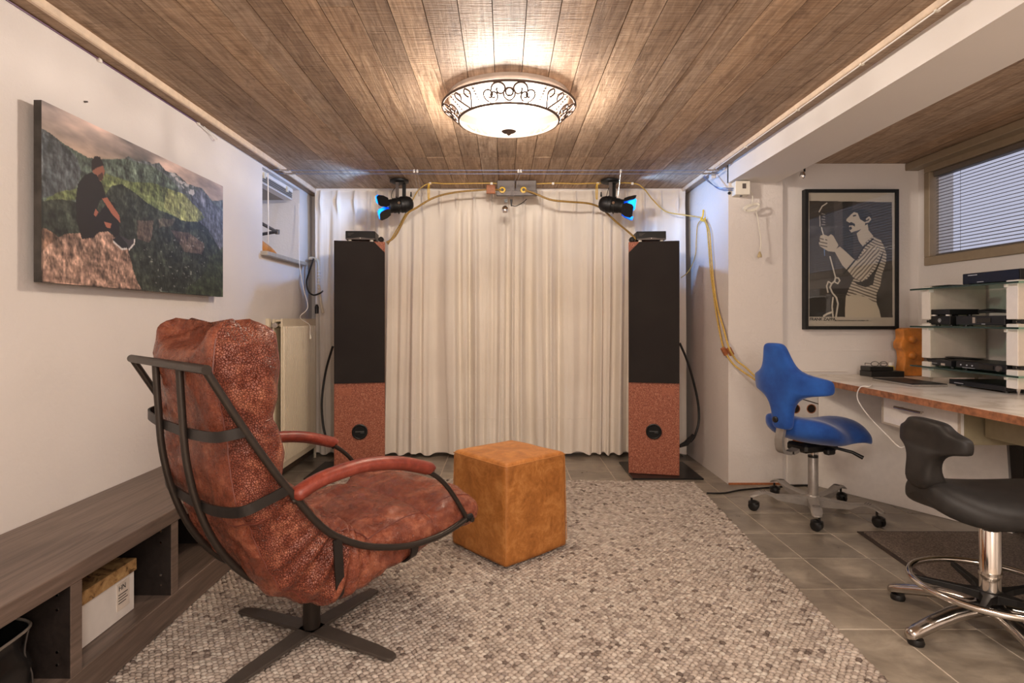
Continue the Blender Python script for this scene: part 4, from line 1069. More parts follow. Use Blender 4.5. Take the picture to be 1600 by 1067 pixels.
MB().tube([(-e,-e,2*hz-.012),(e,-e,2*hz-.012),(e,e,2*hz-.012),(-e,e,2*hz-.012),(-e,-e,2*hz-.012)],.0018,5).build('top_seam',TANSEAM,ot,local=True,smooth=60)
for a,b_ in ((1,1),(1,-1),(-1,1),(-1,-1)):
    MB().tube([(a*(e+.004),b_*(e+.004)*1,.03),(a*(e-.003),b_*(e-.003),2*hz-.02)],.0016,5).build('corner_seam',TANSEAM,ot,local=True,smooth=60)
for a,b_ in ((1,1),(1,-1),(-1,1),(-1,-1)):
    MB().lathe([(0,-.004),(.02,-.004),(.02,.01),(0,.01)],12,Matrix.Translation((a*.14,b_*.14,0))).build('glide',BLACK,ot,local=True)

# ------------------------------------------------------------ section loft helpers for the seats
def sup(a,e): c=math.cos(a); s_=math.sin(a); return math.copysign(abs(c)**e,c),math.copysign(abs(s_)**e,s_)

# ------------------------------------------------------------ blue saddle chair
def caster(parent,x,y,ang,rw=.028):
    M=Matrix.Translation((x,y,0))@Matrix.Rotation(ang,4,'Z')
    c=MB()
    for s_ in (-1,1):
        Mr=M@Matrix.Translation((0,s_*.013,rw))@Matrix.Rotation(PI/2,4,'X')
        c.lathe([(0,-.009),(rw*.8,-.009),(rw,-.005),(rw,.005),(rw*.8,.009),(0,.009)],18,Mr)
    o=c.build('caster',BLACK,parent,local=True,smooth=40)
    MB().box((-.012,-.006,.02),(.026,.006,.05),M,c=.002).tube([M@Vector((.012,0,.03)),M@Vector((.012,0,.078))],.006,8).lathe([(.031,0),(.03,.012),(.012,.02),(0,.022)],14,M@Matrix.Translation((0,0,.038))).build('caster_fork',BLACK,o,local=True,smooth=40)
TH=math.radians(21)
bc=thing('saddle_chair','blue fabric saddle-seat office chair with winged backrest and five casters','office chair',(1.757,3.29,.001),TH)
for k,a in enumerate((34,102,175,245,312)):
    a=math.radians(a)-TH; c,s_=math.cos(a),math.sin(a)
    R=[]
    prof=[(.02,.034,.092,.040),(.10,.026,.092,.050),(.20,.024,.094,.066),(.235,.025,.104,.088),(.27,.026,.112,.100),(.305,.028,.106,.094),(.338,.024,.090,.078),(.35,.012,.083,.076)]
    for d,hw_,zt,zb in prof: R.append([Vector((c*d-s_*q*hw_,s_*d+c*q*hw_,z)) for q,z in ((-1,zb),(1,zb),(1.0,zt-.006),(.7,zt),(-.7,zt),(-1,zt-.006))])
    lg=MB().rings(R).build('base_arm',ALU,bc,local=True,smooth=40)
    m=MB()
    for q in range(7):
        d=.262+q*.011; m.box((d,-.018,.108-.0008*q*q*.6),(d+.004,.018,.1125-.0006*q*q),Matrix.Rotation(a,4,'Z'))
    m.build('foot_ribs',GREYBOX,lg,local=True)
    caster(bc,c*.325,s_*.325,a+(.9,2.2,-.5,1.2,2.6)[k])
MB().lathe([(0,.05),(.042,.05),(.042,.085),(.032,.10),(.0,.10)],20).build('hub',ALU,bc,local=True,smooth=40)
MB().lathe([(0,.09),(.026,.09),(.026,.315),(.022,.32),(0,.32)],20).build('column',ALU,bc,local=True,smooth=40)
MB().lathe([(0,.30),(.012,.30),(.012,.37),(0,.37)],14).build('piston',CHROME,bc,local=True,smooth=40)
MB().lathe([(0,.31),(.027,.31),(.027,.322),(0,.322)],20).build('collar',BLACK,bc,local=True,smooth=40)
MB().box((-.13,-.07,.352),(.12,.07,.40),c=.012).box((.0,-.10,.34),(.06,-.06,.375),c=.008).build('mechanism',BLACK,bc,local=True)
MB().tube([(.07,-.09,.375),(.12,-.15,.36),(.15,-.19,.335)],[.008,.009,.011],8).build('lever',BLACK,bc,local=True,smooth=50)
MB().tube(smoothpath([(-.10,0,.375),(-.17,0,.352),(-.235,0,.365),(-.250,0,.42),(-.240,0,.47),(-.232,0,.52)],6),1,flat=(.009,.026),up=(1,0,0)).build('back_bracket',ALU,bc,local=True,smooth=40)
# seat
R=[]
def seat_sections(prof,dip,drop,exps=.7,n=40):
    R=[]
    for F_,hw_,zt,th in prof:
        ring=[]
        for k in range(n):
            a=2*PI*k/n; u,v_=sup(a,exps)
            l_=u*hw_; z=zt-th/2+v_*th/2
            z+= -drop(F_)*(abs(u)**2) + dip(F_)*(abs(u)**2.0)
            ring.append(Vector((F_,l_,z)))
        R.append(ring)
    return R
dense_prof=[(-.205,.08,.515,.04),(-.20,.13,.535,.08),(-.185,.165,.55,.11),(-.15,.20,.553,.135),(-.09,.218,.543,.14),(-.02,.212,.530,.135),(.04,.19,.527,.12),(.09,.17,.530,.105),(.15,.17,.535,.10),(.21,.175,.533,.10),(.26,.165,.520,.10),(.29,.14,.505,.09),(.305,.10,.49,.05)]
R=seat_sections(dense_prof,lambda F_:.018 if F_<-.05 else 0,lambda F_:.0 if F_<-.05 else min(.055,(F_+.05)*.35))
st=MB().rings(R).build('seat',BLUE,bc,local=True,smooth=180,subsurf=1)
MB().tube([r_[30]*1.0+Vector((0,0,.0)) for r_ in R[3:9]],.003,5).build('seat_shell',BROWNW,bc,local=True)
# backrest, built as stacked horizontal sections; wings bend forward
R=[]
bp=[(.485,.035,.018,0),(.492,.055,.026,0),(.52,.062,.030,0),(.58,.064,.032,0),(.63,.080,.034,.2),(.665,.115,.036,.5),(.682,.165,.037,.8),(.690,.225,.037,1),(.697,.250,.038,1),(.72,.256,.038,1),(.75,.256,.038,1),(.772,.252,.037,1),(.782,.22,.036,1),(.80,.15,.035,.8),(.825,.115,.034,.5),(.86,.094,.033,.2),(.91,.078,.031,0),(.945,.068,.028,0),(.958,.055,.020,0),(.964,.035,.010,0)]
for z,hw_,th,wb in bp:
    ring=[]
    for k in range(44):
        a=2*PI*k/44; u,v_=sup(a,.62); l_=u*hw_
        fx=v_*th + 2.2*max(0,abs(l_)-.05)**2
        lean=-.275-.03*((z-.7)/.25)+.02*(1-((z-.7)/.26)**2)
        zz=z+ .02*wb*0
        ring.append(Vector((lean+.018+fx,l_,zz)))
    R.append(ring)
bk=MB().rings(R).build('backrest',BLUE,bc,local=True,smooth=180,subsurf=1)
MB().lathe([(0,0),(.017,0),(.017,.008),(.012,.012),(0,.012)],18,Matrix.Translation((-.292,-.015,.545))@Matrix.Rotation(-PI/2,4,'Y')).build('adjuster_knob',BLACK,bc,local=True,smooth=40)

# ------------------------------------------------------------ black stool
bs=thing('black_stool','black saddle stool with low backrest, chrome foot ring and five glides','stool',(1.68,2.0,.001),math.radians(-2))
for k,a in enumerate((118,190,262,334,46)):
    a=math.radians(a+2); c,s_=math.cos(a),math.sin(a)
    pf=[(.03,.036,.120,.080),(.09,.033,.118,.074),(.16,.029,.106,.064),(.23,.026,.086,.044),(.285,.024,.066,.026),(.318,.023,.054,.018),(.330,.014,.044,.020)]
    R=[]
    for d,hw_,zt,zb in pf:
        ring=[]
        for q in range(12):
            u,v_=sup(2*PI*q/12,.8); ring.append(Vector((c*d-s_*u*hw_,s_*d+c*u*hw_,(zt+zb)/2+v_*(zt-zb)/2)))
        R.append(ring)
    lg=MB().rings(R).build('base_leg',PCHROME,bs,local=True,smooth=60)
    MB().lathe([(0,0),(.024,0),(.026,.008),(.022,.020),(0,.02)],18,Matrix.Translation((c*.298,s_*.298,0))).build('glide',BLACK,lg,local=True,smooth=40)
MB().lathe([(0,.08),(.045,.08),(.045,.115),(.033,.125),(0,.125)],24).build('hub',PCHROME,bs,local=True,smooth=40)
MB().lathe([(0,.11),(.031,.11),(.031,.365),(.028,.37),(0,.37)],28).build('column',CHROME,bs,local=True,smooth=40)
MB().lathe([(.029,.212),(.034,.212),(.034,.222),(.029,.222)],28,closed=True).build('column_band',CHROME,bs,local=True,smooth=40)
MB().lathe([(0,.365),(.026,.365),(.026,.378),(0,.378)],20).build('column_collar',BLACK,bs,local=True,smooth=40)
MB().lathe([(0,.37),(.019,.37),(.019,.445),(0,.445)],18).build('piston',CHROME,bs,local=True,smooth=40)
rz_=.17
MB().tube([(.23*math.cos(2*PI*k/56),.23*math.sin(2*PI*k/56),rz_) for k in range(57)],.0115,10,caps=False).build('foot_ring',CHROME,bs,local=True,smooth=180)
for k in range(5):
    a=math.radians(82+72*k); c,s_=math.cos(a),math.sin(a)
    MB().rings([[Vector((c*d-s_*q*hw_,s_*d+c*q*hw_,z)) for q,z in ((-1,zb),(1,zb),(1,zt),(-1,zt))] for d,hw_,zt,zb in ((.025,.026,.155,.125),(.08,.012,.158,.135),(.22,.008,.166,.15))]).build('ring_spoke',MATBLACK,bs,local=True,bevel=.002)
MB().lathe([(0,.125),(.043,.125),(.043,.150),(.032,.158),(0,.158)],24).build('spoke_hub',MATBLACK,bs,local=True,smooth=40)
MB().box((-.09,-.07,.432),(.09,.07,.455),c=.006).tube([(.0,-.06,.44),(.06,-.13,.435),(.05,-.15,.43)],.005,6).build('mechanism',BLACK,bs,local=True)
sp=[(-.245,.045,.530,.03),(-.24,.075,.545,.07),(-.22,.105,.552,.10),(-.18,.14,.545,.115),(-.12,.175,.530,.115),(-.05,.19,.525,.105),(.03,.185,.525,.10),(.10,.165,.53,.10),(.17,.15,.535,.095),(.23,.145,.53,.09),(.28,.13,.52,.08),(.31,.09,.505,.05)]
R=seat_sections(sp,lambda F_:.0,lambda F_:.030,.72)
MB().rings(R).build('seat',VINYL,bs,local=True,smooth=180,subsurf=1)
R=[]
bp=[(.50,.03,.050,-.20),(.53,.060,.052,-.215),(.56,.058,.040,-.225),(.59,.060,.034,-.225),(.615,.066,.032,-.222),(.636,.085,.031,-.218),(.646,.118,.031,-.212),(.652,.155,.031,-.208),(.658,.162,.031,-.207),(.678,.163,.031,-.206),(.698,.162,.030,-.206),(.706,.152,.030,-.206),(.716,.118,.029,-.208),(.728,.100,.028,-.209),(.740,.090,.025,-.21),(.745,.07,.018,-.21),(.747,.045,.010,-.21)]
for z,hw_,th,f0 in bp:
    ring=[]
    for k in range(40):
        u,v_=sup(2*PI*k/40,.6); l_=u*hw_
        ring.append(Vector((f0+v_*th+1.6*max(0,abs(l_)-.05)**2,l_,z)))
    R.append(ring)
MB().rings(R).build('backrest',VINYL,bs,local=True,smooth=180,subsurf=1)

# ------------------------------------------------------------ door mat under the stool
dm=thing('floor_mat','brown-grey flecked ribbed floor mat with dark rubber edge under the black stool','mat',(2.2,2.5,0))
FM=N('mat_pile'); _v=FM.pos(); _n=FM.noise(_v,150,4,.8); _m=FM.noise(_v,6,3)
FM.color(FM.mix(.4,FM.ramp(_n,[(.35,srgb(78,66,58)),(.5,srgb(122,108,98)),(.65,srgb(170,154,140))]),FM.ramp(_m,[(.3,(.7,.7,.7,1)),(.7,(1,1,1,1))]),'MULTIPLY')).set(Roughness=.95); FM.bump(_n,1.0,.006); FM=FM.m
q0=[(1.815,2.975),(2.72,2.975),(2.70,2.17),(1.745,2.17)]
def quad(m,pts,z0,z1): return m.add([(x,y,z0) for x,y in pts]+[(x,y,z1) for x,y in pts],[(0,1,2,3),(7,6,5,4),(0,4,5,1),(1,5,6,2),(2,6,7,3),(3,7,4,0)])
quad(MB(),q0,.001,.005).build('rubber_edge',plain('brown_rubber',srgb(62,50,44),.7),dm)
q1=[(x+(.022 if x<2 else -.022),y+(-.02 if y>2.5 else .02)) for x,y in q0]
quad(MB(),q1,.005,.010).build('mat_pile',FM,dm)

# ------------------------------------------------------------ desk and what is under it
dk=thing('desk','long cream-topped desk with worn brown edge along the right wall','desk',(2.3,2.6,0))
DX,DZ=1.932,.73; DY0,DY1=1.0,3.845
MB().box((DX+.006,DY0,DZ-.032),(XW-.002,DY1,DZ),c=.001).build('desk_top',MARB,dk)
MB().box((DX,DY0,DZ-.034),(DX+.006,DY1,DZ-.002)).build('front_edge',EDGEW,dk)
MB().box((DX+.006,DY0,DZ-.034),(XW-.004,DY1,DZ-.0325)).build('underside',BEIGE,dk)
MB().box((2.12,DY0,.575),(2.14,2.55,DZ-.034)).build('apron_board',BEIGE,dk)
MB().box((2.68,DY0,.002),(2.72,DY0+.04,DZ-.035)).build('desk_leg',BEIGE,dk)
# cantilevered drawer unit
d=MB().box((2.045,2.57,.535),(2.42,3.11,DZ-.036)).build('drawer_case',BEIGE,dk)
dr=thing('tmp','x','x') ; bpy.data.objects.remove(dr)
f=MB().box((2.03,2.572,.538),(2.046,3.108,.688),c=.002).build('drawer_front',WHITE,dk)
m=MB()
for a,b_ in (((2.027,2.572,.538),(2.03,3.108,.548)),((2.027,2.572,.678),(2.03,3.108,.688)),((2.027,2.572,.548),(2.03,2.586,.678)),((2.027,3.094,.548),(2.03,3.108,.678))): m.box(a,b_)
m.build('drawer_bead',plain('grey_edge_bead',srgb(190,176,160),.5),f)
h=MB().tube([(2.0,2.775,.645),(2.0,2.965,.645)],.0065,12); 
for y in (2.80,2.94): h.tube([(2.0,y,.645),(2.028,y,.645)],.004,8)
h.build('handle',PCHROME,f,smooth=50)
# white panel standing obliquely under the desk
pa,pb=Vector((2.06,3.79,0)),Vector((2.575,2.93,0)); dn=(pb-pa).normalized(); nn=Vector((-dn.y,dn.x,0))
if nn.x<0: nn=-nn
wpn=MB(); th=nn*.03
wpn.add([pa+Vector((0,0,.002)),pb+Vector((0,0,.002)),pb+Vector((-.02,.03,.68)),pa+Vector((0,0,.68)),pa+th+Vector((0,0,.002)),pb+th+Vector((0,0,.002)),pb+th+Vector((-.02,.03,.68)),pa+th+Vector((0,0,.68))],[(0,1,2,3),(7,6,5,4),(0,4,5,1),(1,5,6,2),(2,6,7,3),(3,7,4,0)])
solo('white_board',wpn,WHITE,'large white panel standing on edge at an angle under the desk','panel')
# rounded panel with two holes
R=[]
m=MB(); pts=[]
for i in range(25):
    a=PI*i/24; pts.append((1.99-.115*math.copysign(abs(math.cos(a))**.45,math.cos(a)),.50+.13*math.sin(a)**.6 if 0<i<24 else .50))
poly=[(1.870,.004)]+pts+[(2.125,.004)]
hp=thing('holed_panel','white rounded panel with two round holes behind the blue chair','panel',(1.99,3.79,0))
MB().prism(poly,3.822,3.842).build('panel',WHITE,hp,bevel=.004)
for x in (1.925,2.03):
    Mh=Matrix.Translation((x,3.822,.505))@Matrix.Rotation(PI/2,4,'X')
    MB().lathe([(0,-.0005),(.026,-.0005),(.026,.001),(0,.001)],20,Mh).build('hole',plain('hole_dark',srgb(40,24,14),.9),hp)
    MB().lathe([(.026,-.0005),(.031,-.0005),(.031,.002),(.026,.002)],20,Mh,closed=True).build('hole_rim',BROWNW,hp)
cable([(1.885,3.819,.545),(1.93,3.818,.575),(2.0,3.818,.56),(2.08,3.819,.535)],.003).build('grey_string',GREYBOX,hp,smooth=60)
# black trolley bag below the desk
bb=thing('black_case','black case with straps and a loose cable standing under the desk','case',(2.66,2.55,0))
MB().box((2.55,2.25,.01),(2.74,2.86,.60),c=.02).build('case_body',BLACK,bb)
MB().tube([(2.540,2.88,.62),(2.538,2.70,.50),(2.535,2.5,.40),(2.535,2.3,.30)],1,flat=(.016,.004)).build('strap',MATBLACK,bb)
cable([(2.53,2.82,.57),(2.51,2.76,.45),(2.52,2.70,.33),(2.52,2.74,.25),(2.52,2.68,.37),(2.53,2.62,.5)],.008).build('loose_cable',VINYL,bb,smooth=60)
MB().lathe([(0,0),(.05,0),(.05,.03),(0,.03)],20,Matrix.Translation((2.53,2.72,.06))@Matrix.Rotation(-PI/2,4,'Y')).build('wheel',VINYL,bb,smooth=40)
# white lead hanging off the desk
solo('white_lead',cable([(2.02,3.18,.733),(1.955,3.10,.735),(1.925,3.13,.725),(1.925,3.15,.66),(1.935,3.07,.58),(1.96,2.96,.50),(1.98,2.90,.455),(1.99,2.86,.47),(2.005,2.78,.535)],.0032,n=8,k=8),WHITE,'thin white cable looping down from the desk edge before the drawer','cable',smooth=60)
# cable line along the wall behind the desk
solo('wall_lead',cable([(1.88,3.838,.755),(2.0,3.836,.752),(2.15,3.838,.752),(2.28,3.838,.751)],.004),WHITE,'white cable clipped along the wall at the back of the desk','cable',smooth=60)

# small things on the desk
b1=thing('lower_case','wide low black box on the desk beneath the eyeglasses box','box',(2.41,3.70,DZ))
MB().box((2.31,3.64,DZ+.001),(2.52,3.76,DZ+.038),c=.003).build('case',BLACK,b1)
b2=thing('upper_case','small black box carrying the eyeglasses','box',(2.37,3.70,DZ+.039))
MB().box((2.305,3.645,DZ+.039),(2.455,3.745,DZ+.066),c=.003).build('case',BLACK,b2)
gl=thing('eyeglasses','dark-rimmed eyeglasses lying on top of the black boxes','glasses',(2.37,3.69,DZ+.067))
for x in (2.345,2.40):
    MB().tube([(x+.024*math.cos(2*PI*k/20),3.66,DZ+.083+.015*math.sin(2*PI*k/20)) for k in range(21)],.0018,5,caps=False).build('rim',BLACK,gl,smooth=60)
MB().tube([(2.369,3.66,DZ+.086),(2.376,3.66,DZ+.086)],.0015,5).build('bridge',BLACK,gl)
for x in (2.321,2.424): MB().tube([(x,3.66,DZ+.085),(x,3.72,DZ+.084),(x+.01,3.735,DZ+.07)],.0018,5).build('temple',BLACK,gl)
bt=thing('small_bottle','small clear bottle with yellowish liquid behind the black boxes','bottle',(2.545,3.80,DZ))
MB().lathe([(0,.001),(.022,.001),(.022,.05),(.014,.062),(0,.062)],16,Matrix.Translation((2.535,3.79,DZ))).build('bottle_body',plain('yellow_liquid',srgb(214,200,120),.2),bt,smooth=50)
MB().lathe([(0,.062),(.014,.062),(.014,.082),(0,.082)],14,Matrix.Translation((2.535,3.79,DZ))).build('cap',WHITE,bt,smooth=50)
hs=thing('wooden_headstock','carved orange wooden block with two knobs standing on the desk against the wall','wood carving',(2.63,3.75,DZ))
pl=[(2.565,DZ+.001),(2.70,DZ+.001),(2.705,1.038),(2.60,1.040),(2.565,1.03),(2.568,.97),(2.552,.945),(2.553,.91),(2.572,.89),(2.578,.84),(2.57,.78)]
MB().prism(pl,3.72,3.80).build('block',ORANGE,hs,bevel=.006)
for z in (.965,.862):
    MB().lathe([(0,0),(.025,0),(.024,.012),(.014,.022),(0,.024)],18,Matrix.Translation((2.625,3.722,z))@Matrix.Rotation(PI/2,4,'X')).build('knob',ORANGE,hs,smooth=50)
lt=thing('closed_laptop','thin closed silver laptop on the desk before the hi-fi rack','laptop',(2.38,3.2,DZ))
MB().box((2.20,3.12,DZ+.001),(2.395,3.46,DZ+.012),c=.002).build('lid',ALU,lt)
MB().box((2.202,3.122,DZ+.012),(2.393,3.458,DZ+.016),c=.001).build('screen_cover',MATBLACK,lt)

# ------------------------------------------------------------ hi-fi rack
rk=thing('hifi_rack','white panel hi-fi rack with green glass shelves standing on the desk','rack',(2.58,3.05,DZ))
PGREY=plain('warm_white_panel',srgb(206,194,180),.5,var=.03)
mods=[(1.093,1.282),(.872,1.072),(.762,.852)]
for y0,y1 in ((3.30,3.365),(2.735,2.80)):
    for a,b_ in mods:
        MB().box((2.43,y0,a),(2.75,y1,b_),c=.003).build('side_panel',PGREY,rk)
        MB().box((2.4285,y0+.002,a+.002),(2.431,y1-.002,b_-.002)).build('white_edge',WHITE,rk)
    for zz in (1.072,.852):
        for xx in (2.46,2.72): MB().lathe([(0,0),(.008,0),(.011,.010),(.008,.021),(0,.021)],10,Matrix.Translation((xx,(y0+y1)/2,zz))).build('spacer',PCHROME,rk,smooth=40)
        MB().box((2.45,y0+.01,zz+.004),(2.74,y1-.01,zz+.017)).build('spacer_plate',BLACK,rk)
    for xx in (2.46,2.72): MB().lathe([(0,DZ+.0005),(.003,DZ+.002),(.010,.762),(0,.762)],10,Matrix.Translation((xx,(y0+y1)/2,0))).build('spike',PCHROME,rk,smooth=40)
for z in (1.268,1.052,.823):
    g=MB().box((2.40,2.70,z-.004),(2.74,3.42,z+.004)).build('glass_shelf',GLASSG,rk)
    MB().box((2.3985,2.70,z-.0045),(2.4005,3.42,z+.0045)).build('shelf_edge',GEDGE,g)
    for y in (3.30,2.79):
        MB().box((2.42,y-.0005,z-.02),(2.45,y+.012,z-.0045)).build('shelf_clip',WHITE,g)
def device(name,label,cat,x0,x1,y0,y1,z0,z1,body,parts=()):
    t=thing(name,label,cat,((x0+x1)/2,(y0+y1)/2,z0))
    MB().box((x0,y0,z0+.008),(x1,y1,z1),c=.002).build('case',body,t)
    for y in (y0+.03,y1-.03):
        for x in (x0+.03,x1-.03): MB().lathe([(0,z0+.0005),(.012,z0+.0005),(.012,z0+.008),(0,z0+.008)],10,Matrix.Translation((x,y,0))).build('foot',BLACK,t)
    return t
NAVY=plain('blue_black_metal',srgb(20,26,44),.3,.4)
SATB=plain('satin_black',srgb(34,34,38),.35,.3)
t=device('power_amplifier','blue-fronted black amplifier on the top glass shelf of the rack','amplifier',2.48,2.74,2.78,3.13,1.273,1.338,MATBLACK)
MB().box((2.477,2.785,1.283),(2.4805,3.125,1.335)).build('front_plate',NAVY,t)
MB().box((2.476,3.03,1.325),(2.4772,3.09,1.329)).box((2.476,2.99,1.287),(2.4772,3.03,1.290)).build('marking',LIGHTINK,t)
device('slim_black_plate','thin black plate at the left end of the top glass shelf','plate',2.44,2.56,3.18,3.36,1.2725,1.284,SATB)
t=device('preamplifier','small black unit with a round logo on the middle glass shelf, lower of two','amplifier',2.435,2.60,3.16,3.315,1.0565,1.112,MATBLACK)
MB().tube([(2.434,3.235+.010*math.cos(2*PI*k/16),1.088+.010*math.sin(2*PI*k/16)) for k in range(17)],.0012,4,caps=False).build('round_logo',LIGHTINK,t)
MB().box((2.4335,3.232,1.082),(2.4345,3.238,1.093)).build('logo_bar',LIGHTINK,t)
t=device('phono_unit','flat black unit on white feet on top of the round-logo unit','audio unit',2.435,2.60,3.165,3.325,1.1125,1.150,MATBLACK)
for y in (3.19,3.29): MB().lathe([(0,1.113),(.010,1.113),(.010,1.124),(0,1.124)],10,Matrix.Translation((2.447,y,0))).build('white_foot',WHITE,t)
t=device('display_player','black player with a small display on the middle glass shelf, behind the right post','player',2.44,2.72,2.82,3.125,1.0565,1.112,SATB)
MB().box((2.4375,2.90,1.078),(2.4405,2.985,1.100)).build('display',plain('display_black',srgb(6,6,8),.1,bump=0),t)
MB().box((2.4372,2.995,1.074),(2.4405,3.012,1.104)).build('silver_key',PCHROME,t); MB().box((2.4378,2.935,1.068),(2.4400,2.955,1.071)).build('marking',LIGHTINK,t)
t=device('disc_player','low black disc player on the lower glass shelf under the thin slab','player',2.44,2.72,3.16,3.335,.8275,.868,SATB)
MB().box((2.4375,3.20,.838),(2.4402,3.23,.850)).build('button_panel',PCHROME,t); MB().box((2.4375,3.26,.846),(2.4398,3.30,.848)).build('marking',LIGHTINK,t)
t=device('receiver','wide black receiver with a round dial on the lower glass shelf','receiver',2.44,2.72,2.81,3.125,.8275,.870,SATB)
MB().lathe([(0,0),(.016,0),(.014,.010),(0,.010)],18,Matrix.Translation((2.44,2.85,.85))@Matrix.Rotation(-PI/2,4,'Y')).build('dial',GREYBOX,t,smooth=40)
MB().box((2.4375,2.885,.842),(2.4402,2.97,.862)).build('display',plain('display_dark',srgb(6,6,8),.1,bump=0),t)
for y in (3.09,3.05,3.015): MB().lathe([(0,0),(.004,0),(.004,.003),(0,.003)],8,Matrix.Translation((2.44,y,.852))@Matrix.Rotation(-PI/2,4,'Y')).build('button',LIGHTINK,t)
MB().box((2.4378,3.0,.838),(2.4400,3.08,.840)).build('marking',LIGHTINK,t)
R=[]
for i in range(9):
    t_=-1+2*i/8; e=math.sqrt(max(.02,1-t_**4)); R.append([Vector((2.52+.035*e*math.cos(2*PI*k/14),3.17+.13*t_,.881+.007*e*math.sin(2*PI*k/14))) for k in range(14)])
solo('remote_control',MB().rings(R),BLACK,'slim black handset lying across the players on the lower shelf','remote control',smooth=60)
t=device('streamer','flat black unit on the desk under the lowest glass shelf','audio unit',2.46,2.72,2.84,3.20,DZ+.001,DZ+.035,SATB)
MB().box((2.4575,3.10,DZ+.018),(2.4602,3.16,DZ+.021)).build('marking',LIGHTINK,t)
solo('audio_cable',cable([(2.59,3.16,1.14),(2.62,3.10,1.145),(2.66,3.0,1.13),(2.70,2.9,1.10)],.006).tube(smoothpath([(2.59,3.16,1.132),(2.62,3.08,1.135),(2.66,2.97,1.125),(2.70,2.9,1.105)]),.006,6),BLACK,'pair of black cables leaving the flat unit on white feet','cable',smooth=60)
for k,(pts,lb) in enumerate(((((2.755,3.05,1.045),(2.76,3.10,1.03),(2.76,3.02,.97),(2.755,2.95,.90),(2.755,2.92,.875)),'nearer thick golden cable looping behind the rack'),(((2.755,2.99,1.05),(2.76,2.99,1.0),(2.757,2.93,.94),(2.755,2.90,.90)),'second golden cable hanging behind the right rack post'))):
    solo('golden_cable',cable(pts,.0085,n=8),YEL,lb,'cable',smooth=60)

# ------------------------------------------------------------ cables, clips and spots at the ceiling
def spot(sx,label):
    mx_=.79*sx if sx>0 else -.775
    t=thing('stage_spot',label,'spotlight',(mx_,4.30,ZC))
    M0=Matrix.Translation((mx_,4.30,0))
    MB().lathe([(0,ZC-.0),(.045,ZC-.0),(.07,ZC-.008),(.07,ZC-.022),(.05,ZC-.032),(0,ZC-.032)],24,M0).build('ceiling_mount',MATBLACK,t,smooth=40)
    c0=Vector((mx_+.0,4.25,1.935)) if sx>0 else Vector((mx_+.02,4.25,1.935))
    axis=Vector((sx*.93,-.25,-.18)).normalized()
    MB().box((mx_-.018,4.245,1.955),(mx_+.006,4.25,ZC-.03)).build('yoke_arm',GREYBOX,t)
    MB().box((mx_+.02,4.31,1.96),(mx_+.045,4.33,ZC-.03)).box((mx_-.02,4.245,ZC-.034),(mx_+.045,4.33,ZC-.03)).build('yoke_arm',MATBLACK,t)
    q=axis.to_track_quat('Z','Y').to_matrix().to_4x4(); M=Matrix.Translation(c0)@q
    MB().lathe([(0,-.095),(.028,-.09),(.048,-.075),(.058,-.05),(.060,-.02),(.060,.0),(.054,.004),(.054,.055),(.050,.06),(.050,.085),(.046,.085),(.046,.02),(0,.02)],28,M).build('lamp_body',MATBLACK,t,smooth=40)
    for zz in (-.03,.02): MB().lathe([(.058,zz),(.064,zz),(.064,zz+.006),(.058,zz+.006)],28,M,closed=True).build('body_rib',MATBLACK,t,smooth=40)
    MB().lathe([(0,0),(.012,0),(.010,.018),(0,.018)],12,Matrix.Translation(c0+Vector((0,-.058,0)))@Matrix.Rotation(PI/2,4,'X')).build('tilt_knob',CHROME,t,smooth=40)
    BL=emis('blue_lit_glass',(.02,.35,1,1),5).m if sx<0 else bpy.data.materials['blue_lit_glass']
    MB().lathe([(0,.066),(.045,.066),(.045,.069),(0,.069)],24,M).build('blue_filter',BL,t)
    BP=bpy.data.materials.get('blue_light_paint') or plain('blue_light_paint',srgb(20,110,205),.35,.3)  # blue light of the lamp painted onto the inner door faces
    # barn doors: four rounded flaps hinged at the front rim
    for k in range(4):
        Mk=M@Matrix.Rotation(k*PI/2+.5,4,'Z')
        pts=[(-.036,.085),(.036,.085),(.052,.115),(.050,.155),(.034,.168),(-.034,.168),(-.050,.155),(-.052,.115)]
        m1=MB();m2=MB()
        for y_,x_ in pts: pass
        out=[Mk@Vector((.050+(x_-.085)*.38,y_,x_)) for y_,x_ in pts]
        nrm=(Mk.to_3x3()@Vector((.92,0,-.38))).normalized()
        n=len(out)
        m1.add(out+[p+nrm*.0018 for p in out],[tuple(range(n)),tuple(range(2*n-1,n-1,-1))]+[(i,(i+1)%n,(i+1)%n+n,i+n) for i in range(n)]); m1.build('barn_door_inner',BP,t)
        m2.add([p+nrm*.0020 for p in out]+[p+nrm*.0032 for p in out],[tuple(range(n)),tuple(range(2*n-1,n-1,-1))]+[(i,(i+1)%n,(i+1)%n+n,i+n) for i in range(n)]); m2.build('barn_door',MATBLACK,t)
    cable([(mx_+.0,4.31,ZC-.04),(mx_-.02,4.29,2.04),(mx_-.03,4.27,1.99),(mx_+.0,4.26,1.96)] if sx>0 else [(mx_-.0,4.31,ZC-.04),(mx_-.045,4.29,2.05),(mx_-.05,4.27,1.99),(mx_-.01,4.26,1.97)],.0025).build('lamp_cord',BLACK,t,smooth=60)
    MB().tube([c0+Vector((-sx*.075,0,.06)),c0+Vector((-sx*.075,0,.095))],[.008,.004],8).build('rear_clip',BLACK,t)
spot(-1,'black stage spotlight with blue-lit barn doors, above the left speaker')
spot(1,'black stage spotlight with blue-lit barn doors, above the right speaker')
